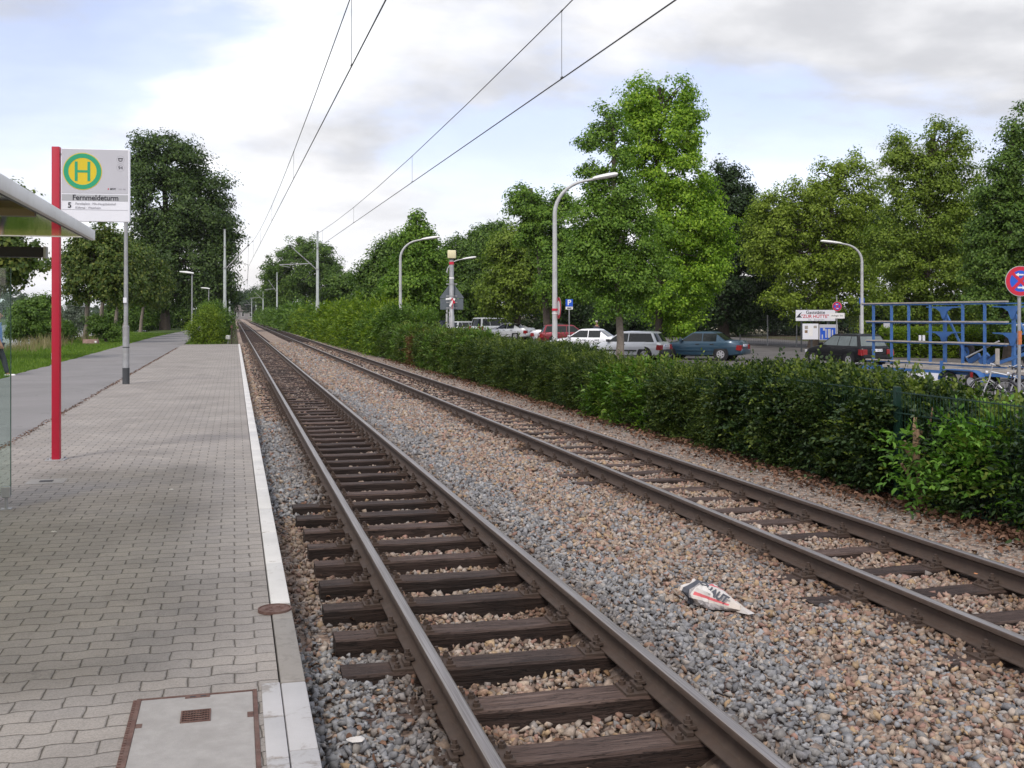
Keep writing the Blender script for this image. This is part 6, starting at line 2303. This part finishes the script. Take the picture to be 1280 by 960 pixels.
for u in uw:
    for yy in (-0.46, 1.42):
        t = MB().torus((u, yy, RW), (0, 1, 0), RW - 0.085, 0.088, 30, 10).disc((u, yy, RW), (0, 1, 0), RW - 0.06, 0.12, 30)
        w_ = t.build('wheel', M['rubber'], tl, smooth=True)
        s = -1 if yy < 0 else 1
        rm = MB().disc((u, yy + s * 0.065, RW), (0, 1, 0), RW * 0.52, 0.03, 24)
        rm.disc((u, yy + s * 0.085, RW), (0, 1, 0), RW * 0.22, 0.03, 16)
        rm.build('rim', M['rim'], w_)
sp_ = MB().torus((U(1193), 0.55, 1.13), (0.15, 1, 0), 0.24, 0.085, 30, 10).build('spare_wheel', M['rubber'], tl, smooth=True)
MB().disc((U(1193), 0.55, 1.13), (0.15, 1, 0), 0.17, 0.06, 20, 0.06).build('rim', M['blue'], sp_)
u = U(1205)
MB().tube([(u, 0.1, 0.98), (U(1246), 0.1, 1.52)], 0.025, 8).build('strut', M['galvpale'], tl)
for k, (pa_, pb_) in enumerate(((1203, 1216), (1217, 1226), (1226, 1238))):
    q = MB().beam((U(pa_), 0.3, 0.82), (U(pb_), 0.3, 1.05 + 0.05 * (k == 1)), 0.10, 0.16)
    q.build('folded_bracket', M['blue'], tl)
MB().beam((U(1240), 0.2, 0.82), (U(1275), 0.2, 1.15), 0.08, 0.10).build('drawbar_support', M['blue'], tl)
MB().box(U(1250), U(1253), -0.2, -0.12, 0.82, 1.3).build('stake', M['plank'], tl)
MB().tube([(u0 - 0.25, -0.2, 0.66), (u0 - 0.5, -0.2, 0.6), (u0 - 0.52, -0.2, 0.0)], 0.035, 8).build('support_leg', M['galv'], tl)
MB().box(U(1230), U(1233), -0.60, -0.56, 0.40, 0.56, 0.01).build('taillight', M['taillight'], tl)
# second trailer behind, entering at the right edge
x2, y2 = P(1300, 34.5)
t2 = empty('boat_trailer', (x2, y2, float(lotz(y2))), ang + 0.12)
tag(t2, 'second blue trailer, only its mudguard and frame showing at the right edge', 'trailer')
m_ = MB()
vs, fs = [], []
for k in range(13):
    a = pi - k / 12 * pi
    for (yy, rr) in ((-0.15, 0.50), (0.20, 0.50), (0.20, 0.54), (-0.15, 0.54)):
        vs.append((-0.25 + rr * cos(a) * 1.25, yy, 0.85 + rr * sin(a)))
for i in range(12):
    for k in range(4):
        q = (k + 1) % 4
        fs.append((i * 4 + k, i * 4 + q, (i + 1) * 4 + q, (i + 1) * 4 + k))
fs += [(0, 1, 2, 3), (51, 50, 49, 48)]
m_.add(vs, fs).build('mudguard', M['blue'], t2)
MB().torus((-0.25, 0.02, 0.88), (0, 1, 0), 0.26, 0.09, 26, 10).disc((-0.25, 0.02, 0.88), (0, 1, 0), 0.22, 0.1, 20).build('wheel', M['rubber'], t2, smooth=True)
MB().box(-1.2, 2.5, 0.3, 0.4, 0.95, 1.05).beam((-0.9, 0.1, 1.0), (-0.1, 0.1, 1.62), 0.08, 0.1).box(-1.1, -1.0, 0.3, 0.4, 0.0, 0.95).build('frame', M['blue'], t2)
MB().tube([(-1.1, 0.3, 1.98), (2.5, 0.3, 2.02)], 0.035, 8).build('rail', M['galvpale'], t2)


# ------------------------------------------------------------------ bicycles
def make_bike(px, zc, rz, label, frame):
    x, y = P(px, zc)
    r = empty('bicycle', (x, y, float(lotz(y))), rz)
    tag(r, label, 'bicycle', 'bicycles leaning by the trailer')
    Rw = 0.335
    for wx in (-0.52, 0.55):
        t = MB().torus((wx, 0, Rw), (0, 1, 0), Rw - 0.016, 0.018, 36, 8).build('wheel', M['rubber'], r, smooth=True)
        rm = MB().torus((wx, 0, Rw), (0, 1, 0), Rw - 0.042, 0.011, 36, 6)
        for k in range(14):
            a = k * 2 * pi / 14
            rm.tube([(wx, 0.02 * (-1) ** k, Rw), (wx + (Rw - 0.04) * cos(a), 0, Rw + (Rw - 0.04) * sin(a))], 0.0022, 4)
        rm.disc((wx, 0, Rw), (0, 1, 0), 0.028, 0.09, 10)
        rm.build('rim', M['rim'], t)
        g = MB()
        pts = [(wx + (Rw + 0.03) * cos(a), 0, Rw + (Rw + 0.03) * sin(a)) for a in np.linspace(R(25), R(165), 12)]
        g.tube(pts, 0.02, 6).build('mudguard', M['darkgrey'], r)
    f = MB()
    bbk, seat, head, hdb = (-0.08, 0, 0.29), (-0.24, 0, 0.82), (0.36, 0, 0.86), (0.41, 0, 0.66)
    f.tube([bbk, seat], 0.018).tube([bbk, hdb], 0.02).tube([(-0.22, 0, 0.74), head], 0.017).tube([head, hdb], 0.021)
    for s in (-1, 1):
        f.tube([(-0.52, s * 0.05, Rw), (bbk[0], s * 0.02, bbk[2])], 0.010).tube([(-0.52, s * 0.05, Rw), (-0.22, s * 0.02, 0.74)], 0.009)
        f.tube([(0.55, s * 0.045, Rw), (0.44, s * 0.03, 0.60), (0.41, 0, 0.66)], 0.012)
    f.build('frame', frame, r, smooth=True)
    h2 = MB().tube([(0.36, 0, 0.86), (0.33, 0, 1.02)], 0.014).tube([(0.22, -0.29, 1.03), (0.36, -0.22, 1.07), (0.36, 0, 1.03), (0.36, 0.22, 1.07), (0.22, 0.29, 1.03)], 0.013)
    h2.build('handlebar', M['rim'], r, smooth=True)
    for s in (-1, 1):
        MB().tube([(0.27, s * 0.265, 1.045), (0.17, s * 0.31, 1.015)], 0.018).build('grip', M['plastic'], r)
    MB().tube([(-0.24, 0, 0.82), (-0.26, 0, 0.93)], 0.013).box(-0.40, -0.12, -0.075, 0.075, 0.93, 0.985, 0.025).build('saddle', M['plastic'], r, smooth=True)
    MB().disc((bbk[0], 0.05, bbk[2]), (0, 1, 0), 0.085, 0.008, 20).tube([(bbk[0], 0.06, bbk[2]), (bbk[0] + 0.12, 0.07, bbk[2] - 0.12)], 0.01).tube([(bbk[0], -0.06, bbk[2]), (bbk[0] - 0.12, -0.07, bbk[2] + 0.12)], 0.01).build('crank', M['darkgrey'], r)
    MB().tube([(0.44, 0, 0.84), (0.50, 0, 0.84)], [0.045, 0.05], 12).build('front_lamp', M['headlight'], r, smooth=True)
    MB().box(-0.75, -0.33, -0.06, 0.06, 0.72, 0.735).tube([(-0.70, 0.05, 0.72), (-0.52, 0.05, Rw)], 0.006).tube([(-0.70, -0.05, 0.72), (-0.52, -0.05, Rw)], 0.006).build('carrier', M['darkgrey'], r)
    return r


bsil = paint('silver_bicycle_paint', (0.5, 0.51, 0.53))
bdark = paint('dark_bicycle_paint', (0.05, 0.05, 0.07))
make_bike(1258, 27.8, -YAW + pi - 0.35, 'silver bicycle with curved handlebar parked before the trailer wheels', bsil)
make_bike(1284, 27.0, -YAW + pi - 0.9, 'dark bicycle cut off by the right edge of the view', bdark)


# ------------------------------------------------------------------ people
def skin_body(name, mat, parent, verts, edges, radii, sub=2):
    me = bpy.data.meshes.new(name)
    me.from_pydata(verts, edges, [])
    me.materials.append(mat)
    o = bpy.data.objects.new(name, me)
    COL.objects.link(o)
    o.parent = parent
    sk = o.modifiers.new('skin', 'SKIN')
    sk.use_smooth_shade = True
    for k, rr in enumerate(radii):
        a, b = rr if isinstance(rr, tuple) else (rr, rr)
        me.skin_vertices[0].data[k].radius = (a, b)
        me.skin_vertices[0].data[k].use_root = (k == 0)
    ss = o.modifiers.new('sub', 'SUBSURF')
    ss.levels = sub
    ss.render_levels = sub
    return o


def make_person(px, zc, base, rz, label, shirt, trousers, hair, stride=0.25):
    x, y = P(px, zc)
    r = empty('person', (x, y, base), rz)
    tag(r, label, 'person')
    s = stride
    # body: pelvis, spine, neck, head, arms, legs (x = walking direction, y = to the left)
    V = [(0, 0, 0.95), (0.0, 0, 1.15), (0.01, 0, 1.38), (0.02, 0, 1.50), (0.04, 0, 1.57), (0.05, 0, 1.68), (0.05, 0, 1.75)]
    E = [(0, 1), (1, 2), (2, 3), (3, 4), (4, 5), (5, 6)]
    Rr = [(0.15, 0.11), (0.14, 0.10), (0.17, 0.11), (0.07, 0.07), (0.055, 0.055), (0.085, 0.10), (0.065, 0.075)]

    def chain(a, pts, rs):
        p = a
        for q, rr in zip(pts, rs):
            V.append(q)
            Rr.append(rr)
            E.append((p, len(V) - 1))
            p = len(V) - 1
        return p
    hands = []
    for sg in (-1, 1):
        hp = chain(2, [(0.0, sg * 0.19, 1.42), (-sg * s * 0.35, sg * 0.235, 1.15), (-sg * s * 0.35 + 0.10, sg * 0.25, 0.92), (-sg * s * 0.3 + 0.13, sg * 0.25, 0.86)], [0.06, 0.046, 0.032, 0.034])
        for f_ in range(4):
            fx, fz = V[hp][0] + 0.012 * (f_ - 1.5), V[hp][2]
            chain(hp, [(fx + 0.012 * (f_ - 1.5) + 0.01, sg * 0.252, fz - 0.05), (fx + 0.014 * (f_ - 1.5) + 0.018, sg * 0.245, fz - 0.085 + 0.008 * abs(f_ - 1.4))], [0.0095, 0.008])
        chain(hp, [(V[hp][0] + 0.04, sg * 0.235, V[hp][2] - 0.02), (V[hp][0] + 0.052, sg * 0.23, V[hp][2] - 0.05)], [0.011, 0.009])
        chain(0, [(0, sg * 0.095, 0.88), (sg * s * 0.5 + 0.03, sg * 0.10, 0.50), (sg * s, sg * 0.10, 0.09), (sg * s + 0.10, sg * 0.105, 0.045), (sg * s + 0.19, sg * 0.11, 0.04)], [(0.095, 0.095), 0.062, 0.042, (0.045, 0.036), (0.04, 0.028)])
    skin_body('body', M['skin'], r, V, E, Rr)
    # clothes follow the same skeleton, slightly wider
    V2 = [(0, 0, 1.12), (0.0, 0, 0.92), (0.01, 0, 1.37), (0.015, 0, 1.46)]
    E2 = [(0, 1), (0, 2), (2, 3)]
    R2 = [(0.165, 0.125), (0.175, 0.135), (0.185, 0.125), (0.085, 0.085)]
    for sg in (-1, 1):
        k0 = len(V2)
        V2 += [(0.0, sg * 0.195, 1.43), (-sg * s * 0.30, sg * 0.235, 1.19)]
        E2 += [(2, k0), (k0, k0 + 1)]
        R2 += [0.078, 0.066]
    skin_body('shirt', shirt, r, V2, E2, R2)
    V3 = [(0, 0, 0.95)]
    E3, R3 = [], [(0.165, 0.13)]
    for sg in (-1, 1):
        k0 = len(V3)
        V3 += [(0, sg * 0.095, 0.86), (sg * s * 0.5 + 0.03, sg * 0.10, 0.50), (sg * s, sg * 0.10, 0.10)]
        E3 += [(0, k0), (k0, k0 + 1), (k0 + 1, k0 + 2)]
        R3 += [0.108, 0.078, 0.062]
    skin_body('trousers', trousers, r, V3, E3, R3)
    for sg in (-1, 1):
        sx = sg * s
        m_ = MB().box(sx - 0.09, sx + 0.22, sg * 0.10 - 0.05, sg * 0.11 + 0.05, 0.0, 0.025, 0.01).box(sx - 0.085, sx + 0.20, sg * 0.10 - 0.045, sg * 0.11 + 0.045, 0.018, 0.095, 0.03)
        m_.build('shoe', M['tapewhite'], r, smooth=True)
    # hair, nose, eyes, ears
    bm = bmesh.new()
    bmesh.ops.create_uvsphere(bm, u_segments=18, v_segments=10, radius=1)
    hm = MB()
    bm.verts.index_update()
    hm.add([(0.03 + v.co.x * 0.105 - 0.01, v.co.y * 0.088, 1.725 + v.co.z * 0.088) for v in bm.verts], [[v.index for v in f.verts] for f in bm.faces if f.calc_center_median().z > -0.25 and not (f.calc_center_median().x > 0.62 and f.calc_center_median().z < 0.45)])
    bm.free()
    hm.build('hair', hair, r, smooth=True)
    MB().tube([(0.135, 0, 1.69), (0.165, 0, 1.655), (0.13, 0, 1.645)], [0.010, 0.015, 0.010], 8).build('nose', M['skin'], r, smooth=True)
    MB().box(0.118, 0.134, -0.025, 0.025, 1.612, 1.620, 0.003).build('mouth', M['taillight'], r)
    for sg in (-1, 1):
        MB().disc((0.128, sg * 0.034, 1.69), (1, 0, 0), 0.012, 0.012, 10).build('eye', M['ink'], r)
        MB().disc((0.045, sg * 0.092, 1.675), (0, 1, 0.1), 0.03, 0.014, 10).build('ear', M['skin'], r)
    return r


make_person(-4.5, 28.5, 0.05, -YAW + 0.15, 'person in light blue shirt stepping in at the left edge, mostly cut off', M['shirt'], M['trousers'], M['greyhair'])
x_, y_ = P(746, 66)
make_person(746, 66, float(lotz(y_)), -YAW + 2.4, 'grey-haired person standing behind the white saloon', M['trousers'], M['trousers'], M['greyhair'], 0.05)

# ------------------------------------------------------------------ litter
# crumpled printed newspaper bag between the tracks
x, y = P(894, 6.85)
nb = empty('crumpled_newspaper', (x, y, float(hb(x, y)) + 0.015), R(-62))
nb.scale = (1.1, 1.15, 1.2)
tag(nb, 'crumpled white paper with red and black print lying between the tracks', 'litter')
nu, nv = 30, 22
rng = np.random.default_rng(17)
vs, fs, mi = [], [], []
for i in range(nu + 1):
    t = i / nu
    rad = 0.105 * (1 - 0.80 * t ** 1.5) * (0.90 + 0.25 * sin(t * pi))
    for k in range(nv):
        a = 2 * pi * k / nv
        w_ = 1 + 0.10 * sin(3 * a + 5 * t) + 0.08 * sin(5 * a - 9 * t + 1) + rng.normal(0, 0.040)
        vs.append((-0.17 + 0.36 * t + 0.012 * sin(4 * a) * (1 - t), rad * cos(a) * w_ * 1.05, max(0.0, 0.055 * (1 - 0.7 * t) + rad * sin(a) * 0.62 * w_)))
mb = MB()
mb.v = vs
for i in range(nu):
    for k in range(nv):
        q = (k + 1) % nv
        mb.f.append((i * nv + k, i * nv + q, (i + 1) * nv + q, (i + 1) * nv + k))
        m_ = 0
        if 2 <= i <= 5 and 2 <= k <= 17:
            m_ = 2
        elif i == 6:
            m_ = 3
        elif i >= 8 and i <= 24 and k in (3, 9):
            m_ = 1
        elif i >= 10 and i <= 22 and k in (11, 12):
            m_ = 3
        mb.m.append(m_)
mb.f.append(tuple(range(nv)))
mb.m.append(0)
mb.f.append(tuple(nu * nv + k for k in range(nv))[::-1])
mb.m.append(0)
M['papwhite'] = pm('newsprint', (0.56, 0.54, 0.52), 0.8, 0.08, 20, dirt=(0.42, 0.33, 0.25), dscale=9, damt=0.5)
M['papred'] = pm('newsprint_red', (0.55, 0.12, 0.13), 0.8, 0.1, 20)
M['papblack'] = pm('newsprint_black', (0.07, 0.075, 0.09), 0.8, 0.2, 60)
M['papgrey'] = pm('newsprint_grey', (0.30, 0.28, 0.28), 0.8, 0.5, 60)
ob = mb.build('paper', [M['papwhite'], M['papred'], M['papblack'], M['papgrey']], nb, smooth=True)
text('O', 0.065, M['papblack'], ob, (-0.055, -0.030, 0.112), (R(14), R(8), R(90)), bold=0.003)
text('HAUT', 0.060, M['papblack'], ob, (0.045, -0.052, 0.078), (R(38), R(14), R(0)), bold=0.003)
# torn end
MB().add([(0.16, -0.02, 0.0), (0.27, -0.05, 0.012), (0.26, 0.02, 0.004), (0.15, 0.03, 0.03), (0.18, -0.005, 0.035)], [(0, 1, 4), (1, 2, 4), (2, 3, 4)]).build('torn_end', M['papwhite'], nb)


def scrap(px, zc, z, s, label, m, seed, name='paper_scrap', cat='litter', group=None):
    rr = np.random.default_rng(seed)
    x, y = P(px, zc)
    bm = bmesh.new()
    bmesh.ops.create_icosphere(bm, subdivisions=2, radius=1)
    mb = MB()
    bm.verts.index_update()
    mb.add([(v.co.x * s * rr.uniform(.6, 1.2), v.co.y * s * 0.7 * rr.uniform(.6, 1.2), max(-.2, v.co.z) * s * 0.35 * rr.uniform(.4, 1.3)) for v in bm.verts], [[v.index for v in f.verts] for f in bm.faces])
    bm.free()
    o = mb.build(name, m, None, loc=(x, y, z))
    o.rotation_euler = (0, 0, rr.uniform(0, 6))
    return tag(o, label, cat, group)


xq, yq = P(445, 4.62)
scrap(445, 4.62, float(hb(xq, yq)) + 0.03, 0.042, 'crumpled white tissue on the grey ballast left of the near track', M['papwhite'], 3)
scrap(214, 9.8, PZ + 0.003, 0.022, 'small white scrap on the paving, nearer the kerb', M['papwhite'], 4)
scrap(67, 7.9, PZ + 0.003, 0.022, 'small white scrap on the paving below the glass wall', M['papwhite'], 5)
xq, yq = P(1222, 7.62)
scrap(1222, 7.62, float(hb(xq, yq)) + 0.03, 0.045, 'orange scrap beside the far track rail', pm('orange_scrap', (0.62, 0.27, 0.12), 0.8, 0.2, 20), 6)
xq, yq = P(896, 7.0)

# thin summer haze: the far hill and the end of the line fade a little
hm_ = bpy.data.materials.new('haze')
hm_.use_nodes = True
nt = hm_.node_tree
nt.nodes.clear()
pv = nt.nodes.new('ShaderNodeVolumePrincipled')
pv.inputs['Color'].default_value = (0.93, 0.96, 1.0, 1)
pv.inputs['Density'].default_value = 0.00008
oo = nt.nodes.new('ShaderNodeOutputMaterial')
nt.links.new(pv.outputs[0], oo.inputs['Volume'])
tag(MB().box(-8200, 8200, -500, 9200, -6, 175).build('haze', hm_), kind='stuff')

# lettering becomes plain mesh
dg = bpy.context.evaluated_depsgraph_get()
for o in [o for o in COL.objects if o.type == 'FONT']:
    me = bpy.data.meshes.new_from_object(o.evaluated_get(dg))
    n_ = bpy.data.objects.new('lettering', me)
    COL.objects.link(n_)
    n_.parent = o.parent
    n_.location, n_.rotation_euler, n_.scale = o.location, o.rotation_euler, o.scale
    bpy.data.objects.remove(o)
for o in [o for o in COL.objects if o.type == 'MESH' and o.modifiers]:
    me = bpy.data.meshes.new_from_object(o.evaluated_get(dg))
    o.modifiers.clear()
    o.data = me
